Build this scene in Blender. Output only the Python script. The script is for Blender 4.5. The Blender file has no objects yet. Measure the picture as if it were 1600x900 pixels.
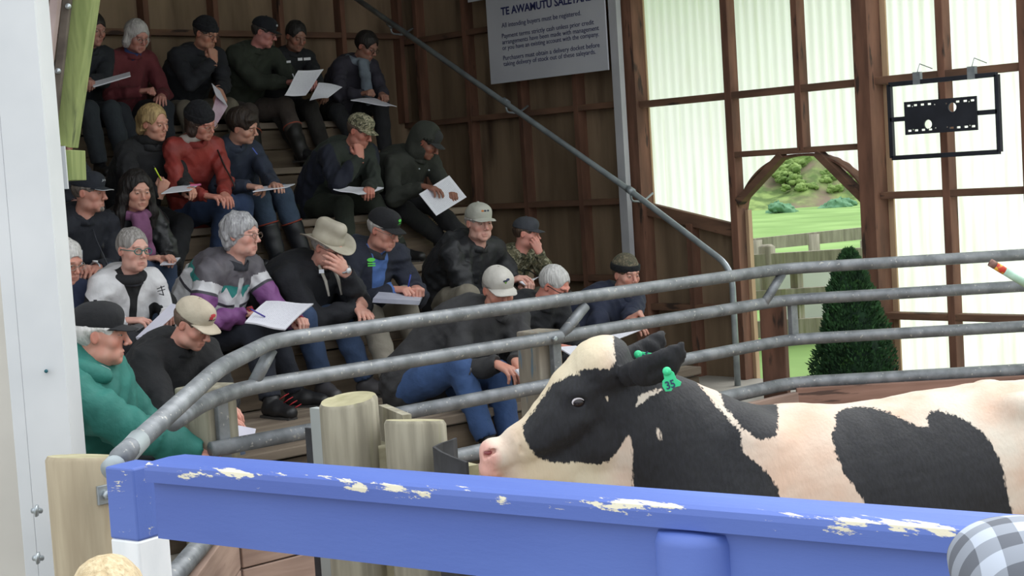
import bpy, math, random
import numpy as np
from mathutils import Vector, Matrix

C = bpy.context.scene.collection
PI = math.pi

# ------------------------------------------------------------------ camera, light
F = 2500.0
FWD = np.array([.682, .731, 0.0]); FWD /= np.linalg.norm(FWD)
RGT0 = np.array([FWD[1], -FWD[0], 0.0]); UP0 = np.array([0, 0, 1.0])
PITCH, ROLL = math.atan(178 / 2500), math.radians(3.6)
CAM = np.array([0, 0, 1.85])
f3 = FWD * math.cos(PITCH) - UP0 * math.sin(PITCH)
u3 = UP0 * math.cos(PITCH) + FWD * math.sin(PITCH)
R3 = RGT0 * math.cos(ROLL) - u3 * math.sin(ROLL)
U3 = u3 * math.cos(ROLL) + RGT0 * math.sin(ROLL)
cam_data = bpy.data.cameras.new('camera'); cam = bpy.data.objects.new('camera', cam_data)
C.objects.link(cam)
cam.matrix_world = Matrix([[R3[i], U3[i], -f3[i], CAM[i]] for i in range(3)] + [[0, 0, 0, 1]])
cam_data.sensor_width = 36; cam_data.lens = 36 * F / 1600; cam_data.clip_end = 500
bpy.context.scene.camera = cam
vs = bpy.context.scene.view_settings
vs.view_transform = 'Standard'; vs.look = 'None'; vs.gamma = 1; vs.use_curve_mapping = False
vs.exposure = 0.0
w = bpy.data.worlds.new('sky'); bpy.context.scene.world = w; w.use_nodes = True
wn = w.node_tree; bg = wn.nodes['Background']
tc = wn.nodes.new('ShaderNodeTexCoord'); sp = wn.nodes.new('ShaderNodeSeparateXYZ')
cr = wn.nodes.new('ShaderNodeValToRGB')
wn.links.new(tc.outputs['Generated'], sp.inputs[0]); wn.links.new(sp.outputs['Z'], cr.inputs[0])
cr.color_ramp.elements[0].position = 0.0; cr.color_ramp.elements[0].color = (.56, .58, .60, 1)
cr.color_ramp.elements[1].position = .6; cr.color_ramp.elements[1].color = (.93, .97, 1.0, 1)
wn.links.new(cr.outputs[0], bg.inputs[0]); bg.inputs[1].default_value = 1.95
sun_d = bpy.data.lights.new('overcast_sun', 'SUN'); sun = bpy.data.objects.new('overcast_sun', sun_d)
C.objects.link(sun); sun_d.energy = 2.4; sun_d.angle = math.radians(50); sun_d.color = (1, .98, .95)
sun.rotation_euler = (math.radians(-42), math.radians(-14), 0); sun.rotation_euler = Vector((-.62, .12, -.75)).to_track_quat('-Z', 'Y').to_euler()

def ray(px, py):
    d = f3 + R3 * (px - 800) / F + U3 * (450 - py) / F
    return d
def atY(px, py, Y): d = ray(px, py); return CAM + d * ((Y - CAM[1]) / d[1])
def atX(px, py, X): d = ray(px, py); return CAM + d * ((X - CAM[0]) / d[0])
def atZ(px, py, Z): d = ray(px, py); return CAM + d * ((Z - CAM[2]) / d[2])
def atD(px, py, D): d = ray(px, py); return CAM + d * (D / d.dot(FWD))
def V(*a): return np.array(a, float)
def nrm(a): a = np.asarray(a, float); return a / max(np.linalg.norm(a), 1e-9)

# ------------------------------------------------------------------ materials
def N(nt, t, **k):
    n = nt.nodes.new(t)
    for a, b in k.items(): setattr(n, a, b)
    return n
def col(c):
    if isinstance(c, str):
        c = [int(c[i:i+2], 16) / 255 for i in (0, 2, 4)]
        c = [x / 12.92 if x < .04045 else ((x + .055) / 1.055) ** 2.4 for x in c]
    return (*c[:3], 1)
MATS = {}
def newmat(name):
    m = bpy.data.materials.new(name); m.use_nodes = True
    return m, m.node_tree, m.node_tree.nodes['Principled BSDF']
def mat(name, c1, c2=None, scale=8, stretch=(1, 1, 1), rough=.7, metal=0, bump=0, bscale=None, c3=None, s3=3, t3=.6, det=4, sheen=0, lo=.35, hi=.65, w3=.06):
    """two-tone procedural surface; c3: patches of a third colour (dirt, moss, bare wood)"""
    if name in MATS: return MATS[name]
    m, nt, b = newmat(name); MATS[name] = m
    L = nt.links.new
    tc = N(nt, 'ShaderNodeTexCoord'); mp = N(nt, 'ShaderNodeMapping'); mp.inputs['Scale'].default_value = stretch
    L(tc.outputs['Object'], mp.inputs[0])
    b.inputs['Roughness'].default_value = rough; b.inputs['Metallic'].default_value = metal
    if sheen: b.inputs['Sheen Weight'].default_value = sheen
    if c2 is None: c2 = c1
    nz = N(nt, 'ShaderNodeTexNoise'); nz.inputs['Scale'].default_value = scale; nz.inputs['Detail'].default_value = det
    L(mp.outputs[0], nz.inputs[0])
    rp = N(nt, 'ShaderNodeValToRGB'); L(nz.outputs[0], rp.inputs[0])
    rp.color_ramp.elements[0].position = lo; rp.color_ramp.elements[0].color = col(c1)
    rp.color_ramp.elements[1].position = hi; rp.color_ramp.elements[1].color = col(c2)
    out = rp.outputs[0]
    if c3 is not None:
        n3 = N(nt, 'ShaderNodeTexNoise'); n3.inputs['Scale'].default_value = s3; n3.inputs['Detail'].default_value = 6
        L(mp.outputs[0] if s3 > 0 else tc.outputs['Object'], n3.inputs[0])
        r3 = N(nt, 'ShaderNodeValToRGB'); L(n3.outputs[0], r3.inputs[0])
        r3.color_ramp.elements[0].position = t3; r3.color_ramp.elements[1].position = min(1, t3 + w3)
        mx = N(nt, 'ShaderNodeMix', data_type='RGBA'); L(r3.outputs[0], mx.inputs[0]); L(out, mx.inputs[6]); mx.inputs[7].default_value = col(c3)
        out = mx.outputs[2]
    L(out, b.inputs['Base Color'])
    if bump:
        bp = N(nt, 'ShaderNodeBump'); bp.inputs['Strength'].default_value = bump; bp.inputs['Distance'].default_value = .01 if not sheen else .03
        if bscale:
            nb = N(nt, 'ShaderNodeTexNoise'); nb.inputs['Scale'].default_value = bscale; nb.inputs['Detail'].default_value = 5; nb.inputs['Distortion'].default_value = .0 if not sheen else .3
            L(mp.outputs[0], nb.inputs[0]); L(nb.outputs[0], bp.inputs['Height'])
        else: L(nz.outputs[0], bp.inputs['Height'])
        L(bp.outputs[0], b.inputs['Normal'])
    return m
def fabric(c, c2=None, rough=.9, bump=.5, bs=9, sheen=.02):
    key = 'fabric_' + str(c) + str(c2) + str(rough)
    if key in MATS: return MATS[key]
    cc = tuple(x * .9 + .001 for x in col(c)[:3])
    c2 = col(c2) if c2 else tuple(min(1, x * 1.4 + .003) for x in cc[:3])
    m = mat(key, cc[:3], c2, scale=9, rough=rough, bump=bump, bscale=bs, det=3, sheen=sheen, lo=.3, hi=.75)
    m.name = 'fabric'
    return m

# ------------------------------------------------------------------ objects
def setp(o, label=None, cat=None, group=None, kind=None):
    if label: o['label'] = label
    if cat: o['category'] = cat
    if group: o['group'] = group
    if kind: o['kind'] = kind
    return o
def empty(name, loc, label=None, cat=None, group=None):
    o = bpy.data.objects.new(name, None); C.objects.link(o); o.location = loc; o.empty_display_size = .1
    return setp(o, label, cat, group)
class MB:
    def __init__(s): s.v = []; s.f = []; s.m = []; s.n = 0; s.sm = []
    def add(s, v, f, mi=0, smooth=False):
        v = np.asarray(v, float).reshape(-1, 3)
        s.v.append(v)
        for q in f: s.f.append(tuple(int(i) + s.n for i in q)); s.m.append(mi); s.sm.append(smooth)
        s.n += len(v); return s
    def hexa(s, p, mi=0):
        """8 points: bottom ring 0-3, top ring 4-7"""
        return s.add(p, [(3, 2, 1, 0), (4, 5, 6, 7), (0, 1, 5, 4), (1, 2, 6, 5), (2, 3, 7, 6), (3, 0, 4, 7)], mi)
    def box(s, lo, hi, mi=0):
        (a, b, c), (d, e, f) = lo, hi
        return s.hexa([(a, b, c), (d, b, c), (d, e, c), (a, e, c), (a, b, f), (d, b, f), (d, e, f), (a, e, f)], mi)
    def beam(s, a, b, w, h, up=(0, 0, 1), mi=0):
        a = np.asarray(a, float); b = np.asarray(b, float); t = nrm(b - a)
        x = np.cross(t, up); x = nrm(x) if np.linalg.norm(x) > 1e-6 else V(1, 0, 0)
        y = np.cross(x, t)
        q = [x * sx * w / 2 + y * sy * h / 2 for sx, sy in ((-1, -1), (1, -1), (1, 1), (-1, 1))]
        return s.add([a + k for k in q] + [b + k for k in q], [(0, 1, 2, 3), (7, 6, 5, 4), (4, 5, 1, 0), (5, 6, 2, 1), (6, 7, 3, 2), (7, 4, 0, 3)], mi)
    def tube(s, pts, r, n=16, mi=0, caps=True, closed=False):
        pts = [np.asarray(p, float) for p in pts]; k = len(pts)
        rs = r if hasattr(r, '__len__') else [r] * k
        T = []
        for i in range(k):
            a = pts[(i - 1) % k] if (closed or i > 0) else pts[i]; b = pts[(i + 1) % k] if (closed or i < k - 1) else pts[i]
            T.append(nrm(b - a))
        ref = V(0, 0, 1) if abs(T[0][2]) < .9 else V(1, 0, 0)
        x = nrm(np.cross(T[0], ref)); vs_ = []
        for i in range(k):
            x = nrm(x - T[i] * x.dot(T[i])); y = np.cross(T[i], x)
            a = np.arange(n) * 2 * PI / n
            vs_.append(pts[i] + rs[i] * (np.outer(np.cos(a), x) + np.outer(np.sin(a), y)))
        f = []
        for i in range(k if closed else k - 1):
            j = (i + 1) % k
            for q in range(n): f.append((i * n + q, i * n + (q + 1) % n, j * n + (q + 1) % n, j * n + q))
        if caps and not closed: f += [tuple(range(n))[::-1], tuple((k - 1) * n + q for q in range(n))]
        return s.add(np.concatenate(vs_), f, mi, True)
    def lathe(s, prof, c, n=24, mi=0, axis=(0, 0, 1), sx=1, sy=1, smooth=True):
        """prof: (r, h) from bottom to top"""
        ax = nrm(axis); ref = V(1, 0, 0) if abs(ax[0]) < .9 else V(0, 1, 0)
        x = nrm(ref - ax * ref.dot(ax)); y = np.cross(ax, x); a = np.arange(n) * 2 * PI / n; vv = []
        for r, h in prof: vv.append(np.asarray(c) + ax * h + r * (np.outer(np.cos(a) * sx, x) + np.outer(np.sin(a) * sy, y)))
        k = len(prof); f = [(i * n + q, i * n + (q + 1) % n, (i + 1) * n + (q + 1) % n, (i + 1) * n + q) for i in range(k - 1) for q in range(n)]
        f += [tuple(range(n))[::-1], tuple((k - 1) * n + q for q in range(n))]
        return s.add(np.concatenate(vv), f, mi, smooth)
    def prism(s, poly, d, mi=0):
        """poly: list of 3d points (planar), extruded by vector d"""
        p = np.asarray(poly, float); k = len(p); d = np.asarray(d, float)
        f = [tuple(range(k))[::-1], tuple(range(k, 2 * k))] + [(i, (i + 1) % k, (i + 1) % k + k, i + k) for i in range(k)]
        return s.add(np.concatenate([p, p + d]), f, mi)
    def build(s, name, mats, parent=None, loc=None, bevel=0, smooth_angle=None, attrs=None, fixn=True):
        v = np.concatenate(s.v) if s.v else np.zeros((0, 3))
        if parent is not None:
            q = parent; base = V(0, 0, 0)
            while q is not None: base = base + np.array(q.location); q = q.parent
            off = base; oloc = (0, 0, 0)
        else:
            if loc is None: loc = V((v[:, 0].min() + v[:, 0].max()) / 2, (v[:, 1].min() + v[:, 1].max()) / 2, v[:, 2].min())
            off = np.asarray(loc, float); oloc = off
        me = bpy.data.meshes.new(name); me.from_pydata((v - off).tolist(), [], s.f)
        for m_ in (mats if isinstance(mats, (list, tuple)) else [mats]): me.materials.append(m_)
        me.polygons.foreach_set('material_index', s.m); me.polygons.foreach_set('use_smooth', s.sm)
        if attrs:
            for k_, val in attrs.items():
                at = me.attributes.new(k_, 'FLOAT', 'POINT'); at.data.foreach_set('value', np.asarray(val, np.float32))
        me.update()
        if fixn:
            import bmesh
            bm = bmesh.new(); bm.from_mesh(me); bmesh.ops.recalc_face_normals(bm, faces=bm.faces); bm.to_mesh(me); bm.free()
        o = bpy.data.objects.new(name, me); C.objects.link(o); o.location = oloc
        if parent is not None: o.parent = parent
        if bevel:
            b = o.modifiers.new('edge', 'BEVEL'); b.width = bevel; b.segments = 2; b.limit_method = 'ANGLE'; b.angle_limit = math.radians(40); b.harden_normals = False
        return o

# ------------------------------------------------------------------ implicit surfaces
class Field:
    """smooth union of round cones and ellipsoids sampled on a grid, turned into one continuous skin"""
    def __init__(s, lo, hi, h):
        s.ax = [np.arange(lo[i], hi[i] + h[i] if hasattr(h, '__len__') else hi[i] + h, h[i] if hasattr(h, '__len__') else h) for i in range(3)]
        s.d = np.full([len(a) for a in s.ax], 1.0, np.float32); s.h = h if not hasattr(h, '__len__') else max(h)
    def _sub(s, lo, hi):
        sl = []
        for i in range(3):
            a = np.searchsorted(s.ax[i], lo[i]); b = np.searchsorted(s.ax[i], hi[i])
            sl.append(slice(max(a - 1, 0), min(b + 1, len(s.ax[i]))))
        if any(q.start >= q.stop for q in sl): return None, None, None, None
        return tuple(sl), s.ax[0][sl[0]][:, None, None], s.ax[1][sl[1]][None, :, None], s.ax[2][sl[2]][None, None, :]
    def _mix(s, sl, d, k, op):
        o = s.d[sl]
        if op == 'add':
            if k > 0:
                h = np.clip(.5 + .5 * (o - d) / k, 0, 1); r = o * (1 - h) + d * h - k * h * (1 - h)
            else: r = np.minimum(o, d)
        else:
            if k > 0:
                h = np.clip(.5 - .5 * (o + d) / k, 0, 1); r = o * (1 - h) - d * h + k * h * (1 - h)
            else: r = np.maximum(o, -d)
        s.d[sl] = r
    def cone(s, a, b, ra, rb=None, k=.02, op='add', flat=None):
        a = np.asarray(a, float); b = np.asarray(b, float); rb = ra if rb is None else rb
        R = max(ra, rb) + k + 3 * s.h
        sl, X, Y, Z = s._sub(np.minimum(a, b) - R, np.maximum(a, b) + R)
        if sl is None: return s
        ba = b - a; l2 = max(ba.dot(ba), 1e-9)
        px, py, pz = X - a[0], Y - a[1], Z - a[2]
        t = np.clip((px * ba[0] + py * ba[1] + pz * ba[2]) / l2, 0, 1)
        dx, dy, dz = px - ba[0] * t, py - ba[1] * t, pz - ba[2] * t
        if flat is not None:     # squash along a direction: (unit vector, factor)
            n, q = flat; n = nrm(n); c = dx * n[0] + dy * n[1] + dz * n[2]
            e = c * (1 / q - 1); dx = dx + n[0] * e; dy = dy + n[1] * e; dz = dz + n[2] * e
            d = (np.sqrt(dx * dx + dy * dy + dz * dz) - (ra + (rb - ra) * t))
        else: d = np.sqrt(dx * dx + dy * dy + dz * dz) - (ra + (rb - ra) * t)
        s._mix(sl, d, k, op); return s
    def chain(s, pts, rs, k=.02, op='add', flat=None):
        for i in range(len(pts) - 1): s.cone(pts[i], pts[i + 1], rs[i], rs[i + 1], k, op, flat)
        return s
    def ell(s, c, r, M=None, k=.02, op='add'):
        """ellipsoid; M: rows are its local axes"""
        c = np.asarray(c, float); r = np.asarray(r, float); R = r.max() + k + 3 * s.h
        sl, X, Y, Z = s._sub(c - R, c + R)
        if sl is None: return s
        px, py, pz = X - c[0], Y - c[1], Z - c[2]
        if M is not None:
            M = np.asarray(M)
            px, py, pz = (M[i][0] * px + M[i][1] * py + M[i][2] * pz for i in range(3))
        k0 = np.sqrt((px / r[0]) ** 2 + (py / r[1]) ** 2 + (pz / r[2]) ** 2)
        k1 = np.sqrt((px / r[0] ** 2) ** 2 + (py / r[1] ** 2) ** 2 + (pz / r[2] ** 2) ** 2)
        d = np.where(k1 > 1e-6, k0 * (k0 - 1) / np.maximum(k1, 1e-6), -r.min())
        s._mix(sl, d, k, op); return s
    def half(s, p, n, k=0.0):
        """keep only the side the normal points away from"""
        n = nrm(n); X, Y, Z = s.ax[0][:, None, None], s.ax[1][None, :, None], s.ax[2][None, None, :]
        d = (X - p[0]) * n[0] + (Y - p[1]) * n[1] + (Z - p[2]) * n[2]
        if k > 0:
            o = s.d; h = np.clip(.5 - .5 * (o - d) / k, 0, 1); s.d = (o * (1 - h) + d * h + k * h * (1 - h)).astype(np.float32)
        else: s.d = np.maximum(s.d, d).astype(np.float32)
        return s
    def wrinkle(s, amp, freq, seed=0, dirs=4, stretch=(1, 1, 1)):
        rg = np.random.RandomState(seed); X, Y, Z = s.ax[0][:, None, None], s.ax[1][None, :, None], s.ax[2][None, None, :]
        w_ = 0
        for i in range(dirs):
            v = rg.normal(size=3) * np.array(stretch); v = v / np.linalg.norm(v) * freq * (0.7 + .9 * rg.rand()); ph = rg.rand() * 6.28
            u = rg.normal(size=3); u = u / np.linalg.norm(u) * freq * .4; ph2 = rg.rand() * 6.28
            w_ = w_ + np.sin(v[0] * X + v[1] * Y + v[2] * Z + ph + 1.8 * np.sin(u[0] * X + u[1] * Y + u[2] * Z + ph2))
        s.d = (s.d + amp * w_ / dirs ** .5).astype(np.float32); return s
    def fold(s, amp, freq, seed=0, n=3):
        '''sharp-crested creases, like heavy cloth'''
        rg = np.random.RandomState(seed); X, Y, Z = s.ax[0][:, None, None], s.ax[1][None, :, None], s.ax[2][None, None, :]; w_ = 0
        for i in range(n):
            v = rg.normal(size=3) * V(1, 1, .8); v = v / np.linalg.norm(v) * freq * (.75 + .6 * rg.rand()); ph = rg.rand() * 6.28
            u = rg.normal(size=3); u = u / np.linalg.norm(u) * freq * .45; t = rg.normal(size=3); t = t / np.linalg.norm(t) * freq * .35
            env = .5 + .5 * np.sin(t[0] * X + t[1] * Y + t[2] * Z + rg.rand() * 6)
            w_ = w_ + env * (.55 - np.abs(np.sin(v[0] * X + v[1] * Y + v[2] * Z + ph + 1.6 * np.sin(u[0] * X + u[1] * Y + u[2] * Z))))
        s.d = (s.d - amp * w_ / n ** .5 * -1 * -1).astype(np.float32); return s
    def mesh(s):
        """naive surface nets"""
        d = s.d; n0, n1, n2 = d.shape
        ins = d < 0
        c = sum((ins[i:n0 - 1 + i, j:n1 - 1 + j, k:n2 - 1 + k]).astype(np.int8) for i in (0, 1) for j in (0, 1) for k in (0, 1))
        cell = (c > 0) & (c < 8)
        idx = np.full(cell.shape, -1, np.int64); ci = np.argwhere(cell); idx[cell] = np.arange(len(ci))
        acc = np.zeros((len(ci), 3)); cnt = np.zeros(len(ci))
        cor = [(0, 0, 0), (1, 0, 0), (0, 1, 0), (0, 0, 1), (1, 1, 0), (1, 0, 1), (0, 1, 1), (1, 1, 1)]
        val = {q: d[ci[:, 0] + q[0], ci[:, 1] + q[1], ci[:, 2] + q[2]] for q in cor}
        for q in cor:
            for a in range(3):
                if q[a]: continue
                p = list(q); p[a] = 1; p = tuple(p); va, vb = val[q], val[p]
                m_ = (va < 0) != (vb < 0); t = np.where(m_, va / np.where(m_, va - vb, 1), 0)
                pt = np.tile(np.array(q, float), (len(ci), 1)); pt[:, a] = t
                acc[m_] += pt[m_]; cnt += m_
        loc = acc / cnt[:, None]
        v = np.empty_like(loc)
        for a in range(3):
            g = s.ax[a]; i0 = ci[:, a]; v[:, a] = g[i0] + loc[:, a] * (g[np.minimum(i0 + 1, len(g) - 1)] - g[i0])
        F_ = []
        for a in range(3):
            b_, c_ = (a + 1) % 3, (a + 2) % 3
            s0 = [slice(None)] * 3; s1 = [slice(None)] * 3; s0[a] = slice(0, -1); s1[a] = slice(1, None)
            A, B = ins[tuple(s0)], ins[tuple(s1)]; e = np.argwhere(A != B)
            e = e[(e[:, b_] > 0) & (e[:, c_] > 0) & (e[:, b_] < d.shape[b_] - 1) & (e[:, c_] < d.shape[c_] - 1)]
            fl = A[e[:, 0], e[:, 1], e[:, 2]]
            def at(db, dc):
                q = e.copy(); q[:, b_] -= db; q[:, c_] -= dc; return idx[q[:, 0], q[:, 1], q[:, 2]]
            quad = np.stack([at(0, 0), at(1, 0), at(1, 1), at(0, 1)], 1)
            quad[~fl] = quad[~fl][:, ::-1]; F_.append(quad)
        f = np.concatenate(F_); f = f[(f >= 0).all(1)]
        return v, f
def mesh_obj(name, v, f, mats, parent=None, loc=None, mi=None, attrs=None):
    v = np.asarray(v, float)
    if parent is not None:
        q = parent; off = V(0, 0, 0)
        while q is not None: off = off + np.array(q.location); q = q.parent
        oloc = (0, 0, 0)
    else:
        if loc is None: loc = V(v[:, 0].mean(), v[:, 1].mean(), v[:, 2].min())
        off = np.asarray(loc, float); oloc = off
    me = bpy.data.meshes.new(name)
    nf = len(f); me.vertices.add(len(v)); me.vertices.foreach_set('co', (v - off).astype(np.float32).ravel())
    if isinstance(f, np.ndarray): k = f.shape[1]; tot = np.full(nf, k); flat = f.ravel()
    else: tot = np.array([len(q) for q in f]); flat = np.concatenate([np.asarray(q) for q in f])
    me.loops.add(len(flat)); me.loops.foreach_set('vertex_index', flat.astype(np.int32))
    me.polygons.add(nf); me.polygons.foreach_set('loop_start', np.concatenate([[0], np.cumsum(tot)[:-1]]).astype(np.int32))
    me.polygons.foreach_set('use_smooth', [True] * nf)
    for m_ in (mats if isinstance(mats, (list, tuple)) else [mats]): me.materials.append(m_)
    if mi is not None: me.polygons.foreach_set('material_index', np.asarray(mi, np.int32))
    if attrs:
        for k_, val in attrs.items():
            at = me.attributes.new(k_, 'FLOAT', 'POINT'); at.data.foreach_set('value', np.asarray(val, np.float32))
    me.update(calc_edges=True); me.validate()
    o = bpy.data.objects.new(name, me); C.objects.link(o); o.location = oloc
    if parent is not None: o.parent = parent
    return o
def poly_sd(px, py, poly):
    """signed distance of 2D points to a polygon, negative inside"""
    poly = np.asarray(poly, float); d = np.full(px.shape, 1e9); ins = np.zeros(px.shape, bool)
    for i in range(len(poly)):
        a, b = poly[i], poly[(i + 1) % len(poly)]
        e = b - a; t = np.clip(((px - a[0]) * e[0] + (py - a[1]) * e[1]) / max(e.dot(e), 1e-12), 0, 1)
        d = np.minimum(d, np.hypot(px - a[0] - e[0] * t, py - a[1] - e[1] * t))
        c = ((a[1] > py) != (b[1] > py)); xx = a[0] + (py - a[1]) * (e[0]) / (e[1] if abs(e[1]) > 1e-12 else 1e-12)
        ins ^= c & (px < xx)
    return np.where(ins, -d, d)
# ------------------------------------------------------------------ palette
LV = [.33, .69, 1.0, 1.32, 1.64, 1.99, 2.33]             # walkway, then the six timber terraces
LY = [5.26, 5.93, 7.1, 7.76, 8.4, 9.05, 9.70]            # front edge of each
XW, YB = 8.64, 10.46
M_ply = mat('plywood', '6c5a46', '917c64', scale=3.2, stretch=(1.6, 1.6, .25), rough=.85, bump=.2, c3='4c3c2f', s3=2.6, t3=.6, w3=.14, det=8)
M_stud = mat('dark_framing_timber', '5c4032', '7d5846', scale=4, stretch=(3, 3, .6), rough=.85, bump=.3, c3='3c2d25', s3=5, t3=.62)
M_studh = mat('dark_framing_rail', '5a4234', '7a5a46', scale=4, stretch=(.6, .6, 3), rough=.85, bump=.3, c3='3c2d25', s3=5, t3=.62)
M_plank = mat('weathered_plank', '675a4d', '86796a', scale=3, stretch=(.5, 4, 4), rough=.9, bump=.5, c3='4f4338', s3=2.5, t3=.58, w3=.2)
M_riser = mat('grimy_riser_board', '5c4f42', '7b6c5a', scale=3, stretch=(.5, 4, 4), rough=.9, bump=.5, c3='41372e', s3=2.2, t3=.52, w3=.25)
M_board = mat('ring_board', '8a7368', 'a58d80', scale=3.4, stretch=(.6, .6, 5), rough=.9, bump=.5, c3='57463c', s3=5, t3=.66, w3=.1)
M_pipe = mat('galvanised_pipe', '6c7074', '8a8e92', scale=14, rough=.5, metal=.35, bump=.15, c3='adaca7', s3=55, t3=.64, w3=.05)
M_pipe2 = mat('cleaner_galvanised_pipe', '8e979c', 'a9b2b6', scale=10, rough=.42, metal=.4, bump=.1, c3='6e767c', s3=9, t3=.68)
M_log = mat('weathered_log', '7d7869', '9e9988', scale=6, stretch=(4, 4, .4), rough=.9, bump=.6, c3='7b7c55', s3=4, t3=.6, w3=.2)
M_logtop = mat('log_end_grain', '8f8a6c', 'aba586', scale=10, rough=.9, bump=.5, c3='7a7c50', s3=6, t3=.55, w3=.2)
M_moss = mat('mossy_timber', '6c7a48', '8f9a62', scale=5, stretch=(5, 5, .6), rough=.9, bump=.4, c3='55603a', s3=5, t3=.56, w3=.15)
M_white = mat('white_painted_steel', 'bfc3c7', 'ced1d4', scale=2, rough=.45, bump=.03, c3='b79c86', s3=26, t3=.78, w3=.02)
M_bolt = mat('zinc_bolt', '9aa2a8', 'b4bcc0', scale=20, rough=.4, metal=.7)
M_rubber = mat('black_rubber', '26272b', '36373c', scale=12, rough=.75, bump=.2)
M_black = mat('black_steel', '1e2129', '282b34', scale=9, rough=.5, metal=.1)
M_paper = mat('paper', 'cfd0da', 'dddde6', scale=4, rough=.8)
M_grass = mat('grass', '62843e', '7b9c55', scale=.6, rough=.95, bump=.3, c3='6b8e45', s3=.25, t3=.5, w3=.2)
M_concrete = mat('concrete', '8f8b82', 'a5a198', scale=3, rough=.9, bump=.2, c3='77736a', s3=1.4, t3=.55, w3=.2)
M_saw = mat('sawdust', '6e5a43', '9b8566', scale=55, rough=1, bump=.9, c3='463728', s3=24, t3=.55, w3=.1, lo=.42, hi=.58)
M_signw = mat('sign_board', 'b9bcc4', 'c4c7ce', scale=2, rough=.6)
M_ink = mat('navy_ink', '262a5c', rough=.7)
M_fasc = mat('shed_steel', '9aa09f', 'a6acab', scale=2, rough=.6)

def blue_paint():
    m, nt, b = newmat('worn_blue_paint'); L = nt.links.new
    tc = N(nt, 'ShaderNodeTexCoord'); geo = N(nt, 'ShaderNodeNewGeometry'); at = N(nt, 'ShaderNodeAttribute', attribute_name='edge')
    mp = N(nt, 'ShaderNodeMapping'); mp.inputs['Scale'].default_value = (1, .16, 1.0); L(tc.outputs['Object'], mp.inputs[0])
    nz = N(nt, 'ShaderNodeTexNoise'); nz.inputs['Scale'].default_value = 38; nz.inputs['Detail'].default_value = 10; nz.inputs['Roughness'].default_value = .68; L(mp.outputs[0], nz.inputs[0])
    n2 = N(nt, 'ShaderNodeTexNoise'); n2.inputs['Scale'].default_value = 2.4; n2.inputs['Detail'].default_value = 3; L(mp.outputs[0], n2.inputs[0])
    base = N(nt, 'ShaderNodeValToRGB'); L(n2.outputs[0], base.inputs[0])
    base.color_ramp.elements[0].color = col('465ca6'); base.color_ramp.elements[1].color = col('5d77c0'); base.color_ramp.elements[0].position = .3; base.color_ramp.elements[1].position = .7
    # bare flakes: noise + worn edge attribute
    ad = N(nt, 'ShaderNodeMath', operation='ADD'); L(nz.outputs[0], ad.inputs[0]); L(at.outputs['Fac'], ad.inputs[1])
    rp = N(nt, 'ShaderNodeValToRGB'); L(ad.outputs[0], rp.inputs[0]); rp.color_ramp.elements[0].position = .69; rp.color_ramp.elements[1].position = .71
    mx = N(nt, 'ShaderNodeMix', data_type='RGBA'); L(rp.outputs[0], mx.inputs[0]); L(base.outputs[0], mx.inputs[6]); mx.inputs[7].default_value = col('d9d3bb')
    L(mx.outputs[2], b.inputs['Base Color']); b.inputs['Roughness'].default_value = .5
    bp = N(nt, 'ShaderNodeBump'); bp.inputs['Strength'].default_value = .25; bp.inputs['Distance'].default_value = .004
    sb = N(nt, 'ShaderNodeMath', operation='SUBTRACT'); L(nz.outputs[0], sb.inputs[0]); L(rp.outputs[0], sb.inputs[1]); L(sb.outputs[0], bp.inputs['Height']); L(bp.outputs[0], b.inputs['Normal'])
    return m
M_blue = blue_paint()
M_wpaint = mat('flat_white_paint', 'dfe3e6', 'eef0f2', scale=6, stretch=(2, 2, .5), rough=.6, bump=.15)

def ripple_sheet():
    """corrugated translucent cladding, lit from outside, with algae streaks"""
    m, nt, b = newmat('translucent_cladding'); L = nt.links.new
    tc = N(nt, 'ShaderNodeTexCoord'); mp = N(nt, 'ShaderNodeMapping'); mp.inputs['Scale'].default_value = (9, 9, .7); L(tc.outputs['Object'], mp.inputs[0])
    nz = N(nt, 'ShaderNodeTexNoise'); nz.inputs['Scale'].default_value = 2.0; nz.inputs['Detail'].default_value = 4; L(mp.outputs[0], nz.inputs[0])
    sp = N(nt, 'ShaderNodeSeparateXYZ'); L(tc.outputs['Object'], sp.inputs[0])
    hz = N(nt, 'ShaderNodeMapRange'); L(sp.outputs['Z'], hz.inputs[0]); hz.inputs[1].default_value = 2.6; hz.inputs[2].default_value = .3
    hz.inputs[3].default_value = -.10; hz.inputs[4].default_value = .12
    ad = N(nt, 'ShaderNodeMath', operation='ADD'); L(nz.outputs[0], ad.inputs[0]); L(hz.outputs[0], ad.inputs[1])
    rp = N(nt, 'ShaderNodeValToRGB'); L(ad.outputs[0], rp.inputs[0])
    rp.color_ramp.elements[0].position = .46; rp.color_ramp.elements[0].color = (.97, .95, .97, 1)
    rp.color_ramp.elements[1].position = .68; rp.color_ramp.elements[1].color = (.84, .85, .76, 1)
    tr = N(nt, 'ShaderNodeBsdfTranslucent'); L(rp.outputs[0], tr.inputs[0])
    tp = N(nt, 'ShaderNodeBsdfTransparent'); L(rp.outputs[0], tp.inputs[0])
    m2 = N(nt, 'ShaderNodeMixShader'); m2.inputs[0].default_value = .07; L(tr.outputs[0], m2.inputs[1]); L(tp.outputs[0], m2.inputs[2])
    L(m2.outputs[0], nt.nodes['Material Output'].inputs[0])
    return m
M_sheet = ripple_sheet()

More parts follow.
